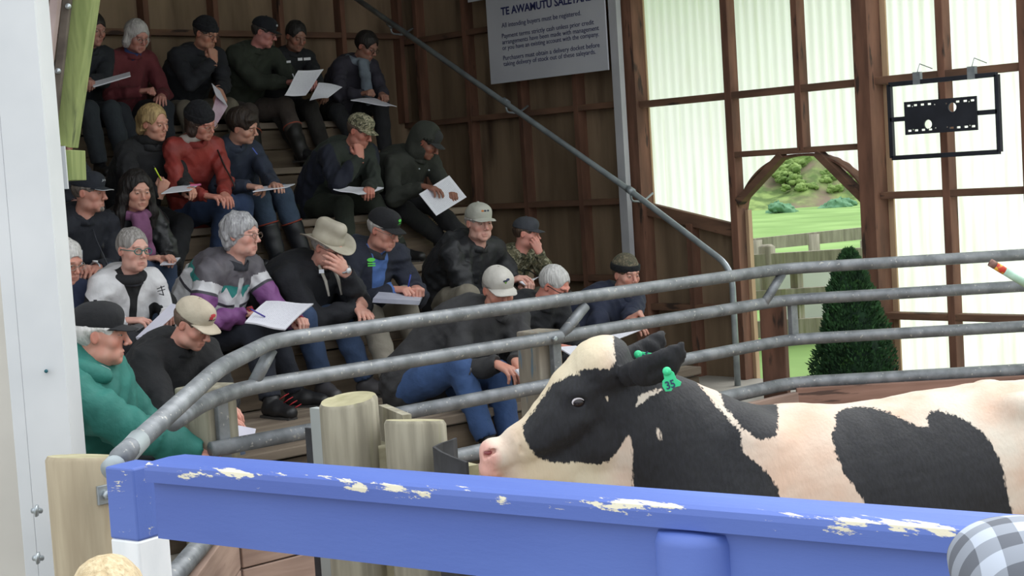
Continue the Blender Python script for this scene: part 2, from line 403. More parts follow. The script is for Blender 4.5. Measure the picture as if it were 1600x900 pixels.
# ------------------------------------------------------------------ ground and stand
gm = MB(); gm.box((-10, -8, -.12), (XW + .3, 11, -.0)); setp(gm.build('ground', M_concrete), kind='structure')
gm = MB(); poly = [(2.2, 3.9), (3.35, 5.22), (6.9, 5.22), (8.3, 3.8), (8.3, -1.5), (3.0, -1.5)]
gm.prism([V(x, y, .002) for x, y in poly], (0, 0, .03)); so = gm.build('sawdust_bedding', M_saw); setp(so, 'loose sawdust and wood chips covering the sale ring floor', 'sawdust', kind='stuff')
# raised walkway round the ring
gm = MB(); gm.prism([V(x, y, .0) for x, y in [(2.7, 5.3), (6.93, 5.3), (8.3, 3.95), (8.3, 1.0), (XW + .1, 1.0), (XW + .1, YB), (2.7, YB)]], (0, 0, LV[0]))
setp(gm.build('floor', M_concrete), kind='structure')
# field beyond the wall, hill
gm = MB(); gm.add([V(XW + .3, -60, .2), V(140, -60, .0), V(140, 120, .0), V(XW + .3, 120, .2)], [(0, 1, 2, 3)]); setp(gm.build('ground_field', M_grass), kind='structure')
X1 = 7.45
for k in range(1, 7):
    X1 = {1: 6.95, 2: 7.3}.get(k, 7.45); t = empty('terrace_step', (2.72, LY[k], LV[k - 1]), 'bench terrace made of weathered planks, ' + ['', 'lowest of the six tiers, behind the pipe rail', 'second tier up, where the front rows sit on its edge', 'third tier up behind the women in patterned jackets', 'fourth tier up carrying the row with the red jacket', 'fifth tier up under the boots of the top row', 'topmost tier against the plywood wall'][k], 'terrace')
    t['kind'] = 'structure'
    ye = LY[k + 1] if k < 6 else YB
    n = max(2, round((ye - LY[k]) / .24)); s = MB()
    for q in range(n):
        a, b = LY[k] - .02 + (ye - LY[k]) * q / n, LY[k] - .02 + (ye - LY[k]) * (q + 1) / n - .008
        s.box((2.72, a, LV[k] - .045), (X1, b, LV[k]))
    s.build('tread', M_plank, t, bevel=.006)
    r = MB(); z0 = LV[k - 1]; h = (LV[k] - .05 - z0) / 2
    for q in range(2): r.box((2.72, LY[k], z0 + q * h), (X1, LY[k] + .03, z0 + (q + 1) * h - .006))
    r.build('riser', M_riser, t, bevel=.004)
# ------------------------------------------------------------------ walls
def stud(mb, a, b, w=.045, d=.09, up=(1, 0, 0)): mb.beam(a, b, w, d, up)
HT = 4.8
# back wall
gm = MB(); gm.box((2.2, YB, 0), (XW + .1, YB + .03, HT)); setp(gm.build('wall_back', M_ply), kind='structure')
kk = 0
fr = MB()
for x in np.arange(2.6, XW, .6): fr.box((x - .022, YB - .09, LV[6]), (x + .022, YB, HT))
setp(fr.build('trim_1', M_stud), kind='structure')
fr = MB()
for z in (3.05, 3.75): fr.box((2.2, YB - .085, z - .022), (XW, YB, z + .022))
setp(fr.build('trim_2', M_studh), kind='structure')
# side wall, plywood half (boarded low under the slanting sill as well)
gm = MB()
gm.prism([V(XW + .09, y, z) for y, z in [(YB, 0), (YB, HT), (7.86, HT), (7.86, 1.52), (6.98, 1.33), (6.98, 0)]], (.02, 0, 0))
setp(gm.build('wall_side', M_ply), kind='structure')
fr = MB()
for y in (8.44, 9.04, 9.64, 10.24): fr.box((XW, y - .022, .3), (XW + .09, y + .022, HT))
for y in (7.4,): fr.box((XW, y - .022, .3), (XW + .09, y + .022, 1.42))
setp(fr.build('trim_3', M_stud), kind='structure')
fr = MB()
for z in (1.03, 1.60, 2.31, 3.0, 3.7): fr.box((XW + .003, 7.86, z - .022), (XW + .088, YB, z + .022))
stud(fr, V(XW + .045, 7.9, 1.555), V(XW + .045, 6.99, 1.36), .09, .05, (1, 0, 0))
fr.box((XW + .003, 6.98, .80), (XW + .088, 8.44, .845))
setp(fr.build('trim_4', M_studh), kind='structure')
# glazed half: posts, studs, rails
fr = MB()
fr.box((XW - .03, 7.80, .3), (XW + .09, 7.92, HT))
fr.box((XW - .06, 5.80, .3), (XW + .09, 5.91, HT))
setp(fr.build('trim_5', M_stud), kind='structure')
fr = MB()
fr.box((XW, 6.955, .3), (XW + .09, 7.015, HT)); fr.box((XW, 6.375, 1.885), (XW + .09, 6.425, HT)); fr.box((XW, 5.30, .3), (XW + .09, 5.352, HT)); fr.box((XW - .02, 4.72, .3), (XW + .09, 4.80, HT))
fr.box((XW, 4.2, .3), (XW + .09, 4.25, HT)); fr.box((XW, 3.6, .3), (XW + .09, 3.65, HT)); fr.box((XW, 2.9, .3), (XW + .09, 2.95, HT))
setp(fr.build('trim_6', M_stud, bevel=.004), kind='structure')
fr = MB()
for z in (2.29, 3.1, 3.7): fr.box((XW + .003, 2.3, z - .024), (XW + .087, 7.8, z + .024))
fr.box((XW + .003, 5.9, 1.865), (XW + .087, 6.96, 1.905))
for z in (1.565, .80): fr.box((XW + .003, 2.3, z - .022), (XW + .087, 5.8, z + .022))
setp(fr.build('trim_7', M_studh, bevel=.004), kind='structure')
# cladding sheets, one per bay group, cut round the arch
def cladding(name, y0, y1, zlo, zhi):
    """zlo, zhi may be functions of y"""
    ys = np.linspace(y0, y1, max(6, int(abs(y1 - y0) / .0085))); v = []; f = []
    for i, y in enumerate(ys):
        x = XW + .112 + .007 * math.sin(2 * PI * y / .076)
        a = zlo(y) if callable(zlo) else zlo; b = zhi(y) if callable(zhi) else zhi
        v += [V(x, y, a), V(x, y, b)]
        if i: f.append((2 * i - 2, 2 * i - 1, 2 * i + 1, 2 * i))
    mb = MB(); mb.add(v, f, smooth=True); o = mb.build(name, M_sheet, loc=(XW + .11, (y0 + y1) / 2, 0), fixn=False); setp(o, kind='structure'); return o
cladding('window_1', 6.98, 7.87, lambda y: 1.33 + (y - 6.98) * .216, HT)
AY, AR = 6.43, .54                                        # arch centre and half width
def arch(y):
    t = min(1, abs(y - AY) / AR); return 1.60 + .27 * math.sqrt(max(0, 1 - t * t)) if abs(y - AY) < AR else 1.6
def archz(y):                                             # flattened round head
    t = min(1, abs(y - AY) / AR); return 1.47 + .39 * (1 - t ** 2.3) ** .62
cladding('window_2', 5.9, 6.97, archz, HT)
cladding('window_3', 2.3, 5.9, .3, HT)
# arch lining, knee braces, door jambs
fr = MB(); ys = np.linspace(AY - AR, AY + AR, 41)
for i in range(40):
    a, b = ys[i], ys[i + 1]; za, zb = archz(a), archz(b)
    fr.hexa([V(XW + .02, a, za - .012), V(XW + .13, a, za - .012), V(XW + .13, b, zb - .012), V(XW + .02, b, zb - .012), V(XW + .02, a, za + .004), V(XW + .13, a, za + .004), V(XW + .13, b, zb + .004), V(XW + .02, b, zb + .004)])
setp(fr.build('door_1', M_stud), kind='structure')
fr = MB()
stud(fr, V(XW + .03, 6.95, 1.56), V(XW + .03, 6.56, 1.865), .05, .075, (1, 0, 0))
stud(fr, V(XW + .03, 5.9, 1.52), V(XW + .03, 6.28, 1.865), .05, .075, (1, 0, 0))
setp(fr.build('trim_8', M_studh, bevel=.004), kind='structure')
M_newt = mat('pale_new_timber', 'a68a6c', 'bfa382', scale=4, stretch=(4, 4, .5), rough=.8, bump=.2)
fr = MB(); fr.box((XW + .09, 6.93, .3), (XW + .13, 6.975, 1.5)); fr.box((XW + .09, 5.895, .3), (XW + .135, 5.94, 1.5)); setp(fr.build('trim_9', M_newt), kind='structure')
# pale edge strip on the wall frame beside the main post
fr = MB(); fr.box((XW + .09, 7.79, 1.5), (XW + .105, 7.83, HT)); fr.box((XW + .09, 5.76, .3), (XW + .105, 5.80, HT)); setp(fr.build('trim_10', M_newt), kind='structure')
# unseen roof over the stand, edge and slope shaped to darken the upper tiers
gm = MB(); gm.prism([V(1.0, 5.3, 4.55), V(1.0, YB + .3, 3.62), V(1.0, YB + .3, 3.67), V(1.0, 5.3, 4.6)], (XW + 1, 0, 0))
setp(gm.build('roof', M_fasc), kind='structure')
# left end wall of the stand, boarded
gm = MB(); gm.box((2.68, 6.9, 0), (2.72, YB, HT)); setp(gm.build('wall_left', M_ply), kind='structure')

# ------------------------------------------------------------------ outside through the doorway
def yard_fence():
    t = empty('yard_fence', (11.3, 8.5, .1), 'weathered grey timber stockyard fence outside the arched doorway', 'fence')
    a = atD(1120, 408, 14.0); b = atD(1420, 392, 14.0); d = nrm((b - a) * V(1, 1, 0)); a = a - d * .6; b = b + d * .3
    ztop = 1.0
    for i, z in enumerate((.93, .62, .35, .12)):
        m = MB(); m.beam(V(a[0], a[1], z), V(b[0], b[1], z), .04, .15 if i else .17); m.build('rail', M_log, t, bevel=.006)
    nrm_ = V(d[1], -d[0], 0)
    for q in (.28, 1.05, 1.95):
        p = a + d * q + nrm_ * -.05; m = MB(); m.lathe([(.075, 0), (.075, 1.02), (.05, 1.04)], (p[0], p[1], .05), 12); m.build('post', M_log, t)
    p = a + d * 1.3 - nrm_ * .05; m = MB(); m.box((p[0] - .04, p[1] - .04, .05), (p[0] + .04, p[1] + .04, 1.0)); m.build('post', M_log, t)
    return t
yard_fence()
# paler rails further out
t = empty('race_fence', (14.5, 10.5, .1), 'paler timber race fence standing beyond the doorway fence', 'fence')
a = atD(1150, 385, 18.5); b = atD(1420, 357, 18.5)
for dz in (0, -.3, -.6):
    m = MB(); m.beam(a + V(0, 0, dz) , b + V(0, 0, dz), .05, .14); m.build('rail', M_log, t)
for q in (.12, .45, .8):
    p = a + (b - a) * q; m = MB(); m.lathe([(.07, 0), (.07, p[2] - .0)], (p[0], p[1], .05), 10); m.build('post', M_log, t)
M_wall = mat('grey_concrete_wall', 'b9bab6', 'cfd0cc', scale=1, rough=.8)
m = MB(); a = atD(1190, 392, 16.3); b = atD(1420, 372, 16.3); m.beam(V(a[0], a[1], .45), V(b[0], b[1], .45), .12, .8); o = m.build('loading_ramp', M_wall); setp(o, 'pale concrete loading ramp wall between the two outdoor fences', 'ramp wall')
# hill with scrub
rg = np.random.RandomState(5); nx, ny = 90, 60
c0 = atZ(1200, 330, 0.0); D0 = 52
V_, F_ = [], []
for j in range(ny):
    for i in range(nx):
        lat = -10 + 34 * i / (nx - 1); dep = D0 + 34 * j / (ny - 1)
        p = RGT0 * lat + FWD * dep; t = j / (ny - 1)
        z = -.1 + 15 * t + .5 * math.sin(lat * .8 + dep * .3) * min(1, t * 6) + .35 * math.sin(lat * 2.3 - dep * 1.1) * min(1, t * 6) + rg.normal() * .07 * min(1, t * 6)
        V_.append((p[0], p[1], z))
for j in range(ny - 1):
    for i in range(nx - 1): q = j * nx + i; F_.append((q, q + 1, q + nx + 1, q + nx))
M_hill = mat('scrubby_hillside', '4c6230', '7d9352', scale=1.9, rough=1, bump=.9, c3='6f6252', s3=.45, t3=.5, w3=.12, det=9, lo=.4, hi=.6)
mb = MB(); mb.add(V_, F_, smooth=True); setp(mb.build('hill', M_hill), kind='structure')
M_bush = mat('bush_leaves', '566f36', '7d9452', scale=3, rough=1, bump=.8); M_bush2 = mat('blue_green_bush', '4c7556', '628c6a', scale=3, rough=1, bump=.8)
SV, SF, SN = [], [], 0
def bush(px, py, D, r, sv, sf):
    p = atD(px, py, D); f = Field(p - r * 1.5, p + r * 1.5, r * .09); rg = np.random.RandomState(int(px * 7 + py))
    for q in range(14):
        c = p + rg.normal(size=3) * V(.5, .5, .26) * r * .8; f.ell(c, V(1, 1, .8) * r * (.32 + .2 * rg.rand()), k=r * .08)
    f.wrinkle(r * .05, 9 / r, int(px)); f.wrinkle(r * .06, 26 / r, int(px) + 1); v, fc = f.mesh(); sf.append(fc + sum(len(x) for x in sv)); sv.append(v)
rg = np.random.RandomState(11); sv, sf = [], []
for i in range(60):
    x = 1165 + 200 * rg.rand(); y = 195 + 105 * rg.rand(); m_ = ray(x, y); m_ = m_[2] / m_.dot(FWD); D = (1.95 + 15 / 34 * D0) / (15 / 34 - m_)
    bush(x, y, D, .16 + .3 * rg.rand() * (1 if y < 270 else .5), sv, sf)
o = mesh_obj('hillside_scrub', np.concatenate(sv), np.concatenate(sf), M_bush); setp(o, 'pale green scrub bushes covering the hillside beyond the doorway', 'scrub', kind='stuff')
for x, y, D, r, lab in ((1222, 332, 49, .55, 'blue-green low shrub at the foot of the hill, nearer the door jamb'), (1312, 322, 51, .6, 'blue-green low shrub at the hill foot, nearer the main wall post')):
    sv, sf = [], []; bush(x, y, D, r, sv, sf); o = mesh_obj('shrub', sv[0], sf[0], M_bush2); setp(o, lab, 'shrub')

# ------------------------------------------------------------------ ring rail of galvanised pipe
C0, C1, E2 = V(3.42, 5.26, 0), V(6.90, 5.26, 0), V(8.3, 3.82, 0)
RZ = [1.252, 1.084, .869, .634]
PR = .031
def zed(p, z): return V(p[0], p[1], z)
def bend(pts, r=.14, n=6):
    out = [pts[0]]
    for i in range(1, len(pts) - 1):
        a, b, c = pts[i - 1], pts[i], pts[i + 1]; u, v_ = nrm(a - b), nrm(c - b); rr = min(r, .45 * np.linalg.norm(a - b), .45 * np.linalg.norm(c - b))
        for q in range(n + 1):
            t = q / n; p0, p2 = b + u * rr, b + v_ * rr; out.append(p0 * (1 - t) ** 2 + b * 2 * t * (1 - t) + p2 * t * t)
    return out + [pts[-1]]
ring = empty('ring_rail', (5.2, 5.26, .3), 'grey galvanised pipe rail running round the sale ring in front of the crowd', 'railing')
top_end = atZ(187, 716, 1.13)
for i, z in enumerate(RZ):
    if i == 0: pts = [atZ(187, 716, 1.13), atZ(342, 575, 1.245), zed(V(3.60, 5.26, 0), z), zed(C1, z), zed(E2, z)]
    elif i == 1: pts = [V(2.824, 4.758, z - .005), zed(C0 - V(.28, .2, 0), z), zed(C0 + V(.02, 0, 0), z), zed(C1, z), zed(E2, z)]
    elif i == 2: pts = [zed(C0 - V(.14, .0, 0), z), zed(C1, z), zed(E2, z)]
    else: pts = [atZ(250, 925, z), atZ(345, 815, z), zed(C0 + V(.12, 0, 0), z), zed(C1, z), zed(E2, z)]
    m = MB(); m.tube(bend(pts), PR if i != 3 else .035, 20); m.build('pipe_rail', M_pipe, ring)
m = MB(); a = atZ(174, 735, 1.10); b = atZ(218, 687, 1.155); m.tube([a, b], .033, 20); m.build('end_sleeve', M_pipe2, ring)
m = MB(); m.tube([atZ(216, 688, 1.155), atZ(352, 566, 1.248)], .0315, 20); 
def stub(pxa, pxb, mt):
    m = MB(); a = atY(*pxa, 5.255); b = atY(*pxb, 5.255); m.tube([a, b], .026, 16); m.build('kinked_stub', mt, ring)
stub((424, 546), (396, 600), M_pipe); stub((914, 478), (875, 528), M_pipe)
a, b = atY(1222, 428, 5.25), atY(1194, 474, 5.25); m = MB(); m.tube([a, b], .024, 16); m.build('kinked_stub', M_pipe, ring)
for px, y0 in ((349, 625), (871, 530)):
    p = atY(px, y0, 5.27); m = MB(); m.beam(V(p[0], 5.29, RZ[1]), V(p[0], 5.29, .30), .05, .03, (0, 1, 0)); m.build('flat_upright', M_pipe, ring, bevel=.004)
m = MB(); p = atZ(1215, 480, 1.08); m.beam(V(6.93, 5.235, RZ[1]), V(6.93, 5.235, RZ[2]), .055, .03, (0, 1, 0)); m.build('flat_upright', M_pipe, ring, bevel=.004)
for px, z in ((349, 1.084), (871, 1.084)):
    p = atY(px, 600, 5.22); m = MB(); m.lathe([(.013, 0), (.013, .012), (.008, .014)], (p[0], 5.225, z + .0), 6, axis=(0, -1, 0), smooth=False); m.build('bolt', M_bolt, ring)

def square_post(name, x, y, w, d, z0, z1, mt, label, topm=None, rz=0, chamfer=.0):
    m = MB(); c, s_ = math.cos(rz), math.sin(rz)
    q = [(x + c * a * w / 2 - s_ * b * d / 2, y + s_ * a * w / 2 + c * b * d / 2) for a, b in ((-1, -1), (1, -1), (1, 1), (-1, 1))]
    m.hexa([V(*p, z0) for p in q] + [V(*p, z1) for p in q]); o = m.build(name, mt, bevel=.008); setp(o, label, 'post'); return o
square_post('fence_post', 3.36, 5.40, .17, .17, LV[0], 1.10, M_log, 'square weathered timber post behind the bend of the pipe rail', rz=.3)
square_post('fence_post', 5.19, 5.40, .15, .15, LV[0], 1.11, mat('peeling_timber', '8d8478', 'a39b8c', scale=5, stretch=(4, 4, .6), rough=.9, bump=.5, c3='6f8390', s3=7, t3=.62), 'square timber post with peeling paint behind the middle of the pipe rail')
square_post('fence_post', 7.00, 5.42, .13, .13, LV[0], 1.07, M_stud, 'dark split timber post at the far corner of the pipe rail', rz=.5)
# kick boards of the ring
kb = empty('ring_kickboards', (5.2, 5.2, 0), 'brown timber kickboards lining the bottom of the sale ring', 'boarding')
for q in range(3):
    z0, z1 = .02 + q * .193, .02 + (q + 1) * .193 - .006
    m = MB(); m.beam(V(3.33, 5.2, (z0 + z1) / 2), V(6.88, 5.2, (z0 + z1) / 2), .04, z1 - z0); m.build('board', M_board, kb, bevel=.004)
    m = MB(); a = atZ(365, 830, .552); b = V(2.3, 4.05, 0); m.beam(V(3.31, 5.2, (z0 + z1) / 2), V(2.35, 4.15, (z0 + z1) / 2), .04, z1 - z0); m.build('board', M_board, kb, bevel=.004)
    m = MB(); m.beam(V(6.88, 5.2, (z0 + z1) / 2 + .02), V(8.28, 3.76, (z0 + z1) / 2 + .02), .04, z1 - z0); m.build('board', mat('redder_ring_board', '7d5f52', '9a786a', scale=3, stretch=(.6, .6, 6), rough=.9, bump=.5, c3='54413a', s3=5, t3=.6), kb, bevel=.004)

# ------------------------------------------------------------------ near blue barrier
B0, B1 = V(2.094, 3.655, 0), V(2.57, 1.30, 0)
bd = nrm(B1 - B0); bn = V(bd[1], -bd[0], 0)            # bn points away from the ring (towards the viewer's side)
if bn.dot(-FWD) < 0: bn = -bn
def strip_mesh(name, mats, parent, prof, P0, P1, n=60, ea=None, seed=1):
    """extrude a profile (offset along bn, z) along the beam, edge wear attribute per profile point"""
    v = []; at = []; k = len(prof)
    rgx = np.random.RandomState(seed)
    for i in range(n + 1):
        c = P0 + (P1 - P0) * i / n
        for j, (o, z) in enumerate(prof): v.append(c + bn * o + V(0, 0, z)); at.append((ea[j] + (.05 if i < 16 and 2 < j < 6 else 0)) * (.8 + .4 * math.sin(i * .55 + j)) if ea else 0)
    f = [(i * k + j, i * k + (j + 1) % k, (i + 1) * k + (j + 1) % k, (i + 1) * k + j) for i in range(n) for j in range(k)]
    f += [tuple(range(k)), tuple(n * k + j for j in range(k))[::-1]]
    mb = MB(); mb.add(v, f); return mb.build(name, mats, parent, attrs={'edge': at})
bar = empty('ring_barrier', (2.3, 2.6, 0), 'worn blue painted timber barrier with flaking top rail beside the cow', 'barrier')
ZT = 1.18
strip_mesh('top_rail', M_blue, bar, [(-.075, ZT - .004), (-.02, ZT), (.03, ZT - .001), (.05, ZT - .002), (.062, ZT - .008), (.066, ZT - .02), (.066, ZT - .05), (-.075, ZT - .05)], B0 + bd * .05, B1 + bd * .5, ea=[-.1, -.03, .0, .13, .17, .12, .02, .02])
strip_mesh('fascia_board', M_blue, bar, [(.0, ZT - .052), (.042, ZT - .052), (.042, ZT - .12), (.042, ZT - .2), (.0, ZT - .2)], B0 + bd * .055, B1 + bd * .5, ea=[-.2, -.2, -.2, -.12, -.2])
# corner post, blue above white
cp = atZ(212, 727, 1.13); ang = math.atan2(bd[1], bd[0])
cpost = empty('corner_post', (cp[0] + .03, cp[1] + .03, 0), 'square corner post painted blue above and white below at the barrier end', 'post')
for (z0, z1, mt, nm) in ((.93, 1.128, M_blue, 'blue_band'), (0, .93, M_wpaint, 'white_lower')):
    m = MB(); hw = .056
    q = [cp + FWD * .035 - RGT0 * .012 + bd * a * hw + bn * b * hw for a, b in ((-1, -1), (1, -1), (1, 1), (-1, 1))]
    m.hexa([V(p[0], p[1], z0) for p in q] + [V(p[0], p[1], z1) for p in q])
    m.build(nm, mt, cpost, bevel=.006, attrs={'edge': [.02, .0, .06, .1, .02, .0, .06, .12]})
rp = atZ(1107, 816, 1.125); rpp = rp + bn * -.0
rpp = rp + bn * .045; m = MB(); m.lathe([(.087, 0), (.087, 1.10), (.08, 1.12), (.0, 1.125)], (rpp[0] , rpp[1] + .0, 0), 32); o = m.build('round_post', M_blue, attrs={'edge': [-.12] * 32 + [-.10] * 32 + [.02] * 32 + [-.1] * 32}); setp(o, 'round blue painted post fixed to the front of the barrier', 'post')

# ------------------------------------------------------------------ logs, column, brace
def log(name, x, y, r, z0, z1, label, mt=M_log, tilt=(0, 0), seed=0, cr=.012):
    mb = MB(); n = 36; rg = np.random.RandomState(seed); v = []; H = 10
    prof = rg.normal(size=n) * .0; ph = rg.rand(4) * 6.28
    rr = [1 + .02 * math.sin(2 * i * 2 * PI / n + ph[0]) + .012 * math.sin(5 * i * 2 * PI / n + ph[1]) - (.09 if i in (9, 25, 31) else 0) for i in range(n)]
    lv = list(np.linspace(z0, z1 - cr, H)) + [z1]
    for j, z in enumerate(lv):
        t = (z - z0) / (z1 - z0)
        for i in range(n):
            a = i * 2 * PI / n; q = r * rr[i] * (1 if z < z1 else .93); v.append(V(x + tilt[0] * t + q * math.cos(a), y + tilt[1] * t + q * math.sin(a), z + (.012 * math.cos(a + ph[2]) if j >= H - 1 else 0)))
    f = [(j * n + i, j * n + (i + 1) % n, (j + 1) * n + (i + 1) % n, (j + 1) * n + i) for j in range(H) for i in range(n)]
    mb.add(v, f, 0, True); mb.add([v[H * n + i] for i in range(n)], [tuple(range(n))], 1)
    o = mb.build(name, [mt, M_logtop]); setp(o, label, 'post'); return o
pa = atZ(539, 630, 1.15) + FWD * .1; log('log_post', pa[0], pa[1], .097, 0, 1.15, 'taller round log post standing just inside the blue barrier', seed=2)
pb = atZ(646, 664, 1.09) + FWD * .1; log('log_post', pb[0], pb[1], .098, 0, 1.09, 'mossy round log post with carved face, beside the black rubber strip', seed=3)
pc = atZ(600, 655, 1.07) + FWD * .16
mid = (pa + pb) / 2
m = MB(); a = atZ(530, 706, .985) + FWD*.02; b = atZ(606, 694, .985) + FWD*.02; m.beam(V(a[0], a[1], .5) , V(b[0], b[1], .5), .12, .98); o = m.build('spacer_block', mat('lichened_timber', 'a39d84', 'bbb59b', scale=6, stretch=(1, 1, 3), rough=.9, bump=.5, c3='8f9c56', s3=5, t3=.6), bevel=.008); setp(o, 'short square timber block wedged between the two log posts', 'timber block')
m = MB(); a = atZ(590, 652, 1.09) + FWD * .22; b = atZ(630, 668, 1.09) + FWD * .2; m.beam(V(a[0], a[1], .85), V(b[0], b[1], .85), .03, .5); o = m.build('sloping_board', M_log); setp(o, 'thin upright board edge behind the mossy log post', 'board')
# rubber strips and slim timbers below
def curved_sheet(pts, th, z0, z1, name, label, mt):
    pts = [np.asarray(p, float) for p in pts]; v = []; k = len(pts)
    for i, p in enumerate(pts):
        t = nrm(pts[min(i + 1, k - 1)] - pts[max(i - 1, 0)]); n_ = V(t[1], -t[0], 0) * th / 2
        v += [V(p[0] - n_[0], p[1] - n_[1], z0), V(p[0] + n_[0], p[1] + n_[1], z0), V(p[0] + n_[0], p[1] + n_[1], z1), V(p[0] - n_[0], p[1] - n_[1], z1)]
    f = [(i * 4 + j, i * 4 + (j + 1) % 4, i * 4 + 4 + (j + 1) % 4, i * 4 + 4 + j) for i in range(k - 1) for j in range(4)] + [(0, 1, 2, 3), (4 * k - 1, 4 * k - 2, 4 * k - 3, 4 * k - 4)]
    mb = MB(); mb.add(v, f); o = mb.build(name, mt); setp(o, label, name.split('_')[-1]); return o
sp_ = []
for q in ((712, 684), (706, 687), (690, 692), (678, 698), (690, 706), (708, 714), (730, 722)): sp_.append(atZ(*q, 1.03))
curved_sheet(sp_, .008, 0, 1.03, 'rubber_flap', 'black rubber flap curling round beside the mossy log post', M_rubber)
a, b = atZ(716, 717, 1.02), atZ(738, 722, 1.02); m = MB(); m.beam(V(a[0], a[1], .985), V(b[0], b[1], .985), .04, .05); o = m.build('timber_offcut', M_logtop); setp(o, 'small pale timber offcut beside the black rubber flap', 'timber block')
a, b = atZ(476, 690, .96) , atZ(500, 694, .96); curved_sheet([a + FWD * .06, b + FWD * .06], .01, 0, 1.0, 'rubber_sheet', 'flat black rubber sheet fixed behind the taller log post', M_rubber)
p = atZ(488, 640, 1.1) + FWD * .18; m = MB(); m.box((p[0] - .018, p[1] - .03, 0), (p[0] + .012, p[1] + .03, 1.08)); o = m.build('gate_edge', M_fasc); setp(o, 'narrow grey steel gate edge with green marks beside the taller log post', 'gate')
p = atZ(709, 760, .9); m = MB(); m.box((p[0] - .025, p[1] - .03, 0), (p[0] + .025, p[1] + .03, .9)); o = m.build('slim_post', M_moss, bevel=.004); setp(o, 'slim mossy green timber post under the blue barrier', 'post')
# big log by the column
pl = atZ(112, 722, 1.10) + FWD * .1; big = log('log_post', pl[0], pl[1], .102, 0, 1.10, 'thick pale log post bolted beside the white steel column', mat('pale_log', '978a74', 'b3a78f', scale=4, stretch=(4, 4, .4), rough=.9, bump=.6, c3='8c7c62', s3=4, t3=.6, w3=.2), seed=7)
for px, py in ((58, 798), (60, 872)):
    a = atD(px + 6, py, 4.93); b = atD(px - 7, py, 4.90); m = MB(); m.tube([a, b], .009, 10); m.tube([atD(px + 1, py, 4.9), atD(px - 2, py, 4.9)], .02, 6); m.build('bolt', M_bolt, big)
nl = nrm(RGT0 * .74 - FWD * .67); c = V(pl[0], pl[1], atD(153, 772, pl.dot(FWD) - .06)[2]) + nl * .108; m = MB(); m.beam(c + V(0, 0, -.028), c + V(0, 0, .028), .05, .01, nl); m.build('washer_plate', M_bolt, big, bevel=.002)
m = MB(); m.tube([c + nl * .002, c + nl * .022], .014, 6); m.tube([c + nl * .02, c + nl * .035], .007, 8); m.build('bolt', M_bolt, big)
# white column: H section seen across its corner
cb = atD(80, 700, 5.05)
col_ = empty('steel_column', (cb[0], cb[1], 0), 'tall white painted steel column holding up the shed roof', 'column')
rt, fw = RGT0, FWD
def colbox(x0, x1, d0, d1, z0=0, z1=4.4, mt=M_white, nm='flange'):
    m = MB(); q = [V(cb[0], cb[1], 0) + rt * a + fw * b for a, b in ((x0, d0), (x1, d0), (x1, d1), (x0, d1))]
    m.hexa([V(p[0], p[1], z0) for p in q] + [V(p[0], p[1], z1) for p in q]); return m.build(nm, mt, col_, bevel=.003)
colbox(-.072, .066, -.005, .008, nm='face'); colbox(-.115, -.072, -.004, .16, nm='flange'); colbox(.054, .066, .008, .16, nm='flange'); colbox(-.072, .054, .145, .16, nm='rear_face')
m = MB(); m.tube([atD(72, 580, 5.04), atD(72, 580, 5.02)], .006, 10); m.build('bolt_hole', mat('dark_teal_hole', '1d5560', rough=.8), col_)
# lap plate on the column's far edge
a = atD(84, 228, 5.25); b = atD(91, 296, 5.25); m = MB(); q0 = V(a[0], a[1], b[2]); m.hexa([q0 + rt * x + fw * y + V(0, 0, z) for z in (0, .14) for x, y in ((-.02, 0), (.035, 0), (.035, .01), (-.02, .01))]); m.build('lap_plate', M_white, col_)
# pale wall further to the side of the column
m = MB(); a = atD(26, 450, 5.5); q = V(a[0], a[1], 0)
p0, p1 = q - rt * 1.3, q + rt * .05
m.hexa([V(p[0], p[1], z) for z in (0, 1.62) for p in (p0, p1, p1 + fw * .05, p0 + fw * .05)]); o = m.build('pale_panel', mat('cream_panel', 'bcb9b2', 'c9c6bf', scale=2, rough=.6)); setp(o, 'pale cream sheet panel beside the white steel column', 'panel')
# mossy brace with flashing and bolts
br = empty('brace_post', tuple(atD(92, 235, 5.9)), 'mossy green timber brace leaning beside the white column, over a short block', 'post')
def slab(pxs, D, th, nm, mt, parent=br):
    m = MB(); m.prism([atD(x, y, D) for x, y in pxs], FWD * th); return m.build(nm, mt, parent, bevel=.003)
slab([(165, -640), (238, -640), (109, 231), (82, 224)], 5.9, .12, 'timber', M_moss)
slab([(50, 237), (111, 234), (113, 282), (54, 285)], 5.84, .2, 'lower_block', M_moss)
slab([(104, -60), (117, -60), (85, 216), (79, 210), (80, 150)], 5.86, .03, 'rusty_plate', mat('rusty_plate', '4c443e', '6e655c', scale=8, rough=.8, bump=.4, c3='88807a', s3=6, t3=.6))
slab([(83, -60), (98, -60), (74, 135), (69, 95)], 5.8, .05, 'flashing', mat('pinkish_flashing', '8f7e7b', 'a89895', scale=5, rough=.6, c3='b9b4b0', s3=4, t3=.6))
for x, y in ((107, 10), (91, 111), (80, 191)):
    m = MB(); c = atD(x, y, 5.86); m.lathe([(.011, 0), (.011, .006), (.007, .012), (0, .014)], c, 12, axis=-FWD); m.build('bolt', M_bolt, br)
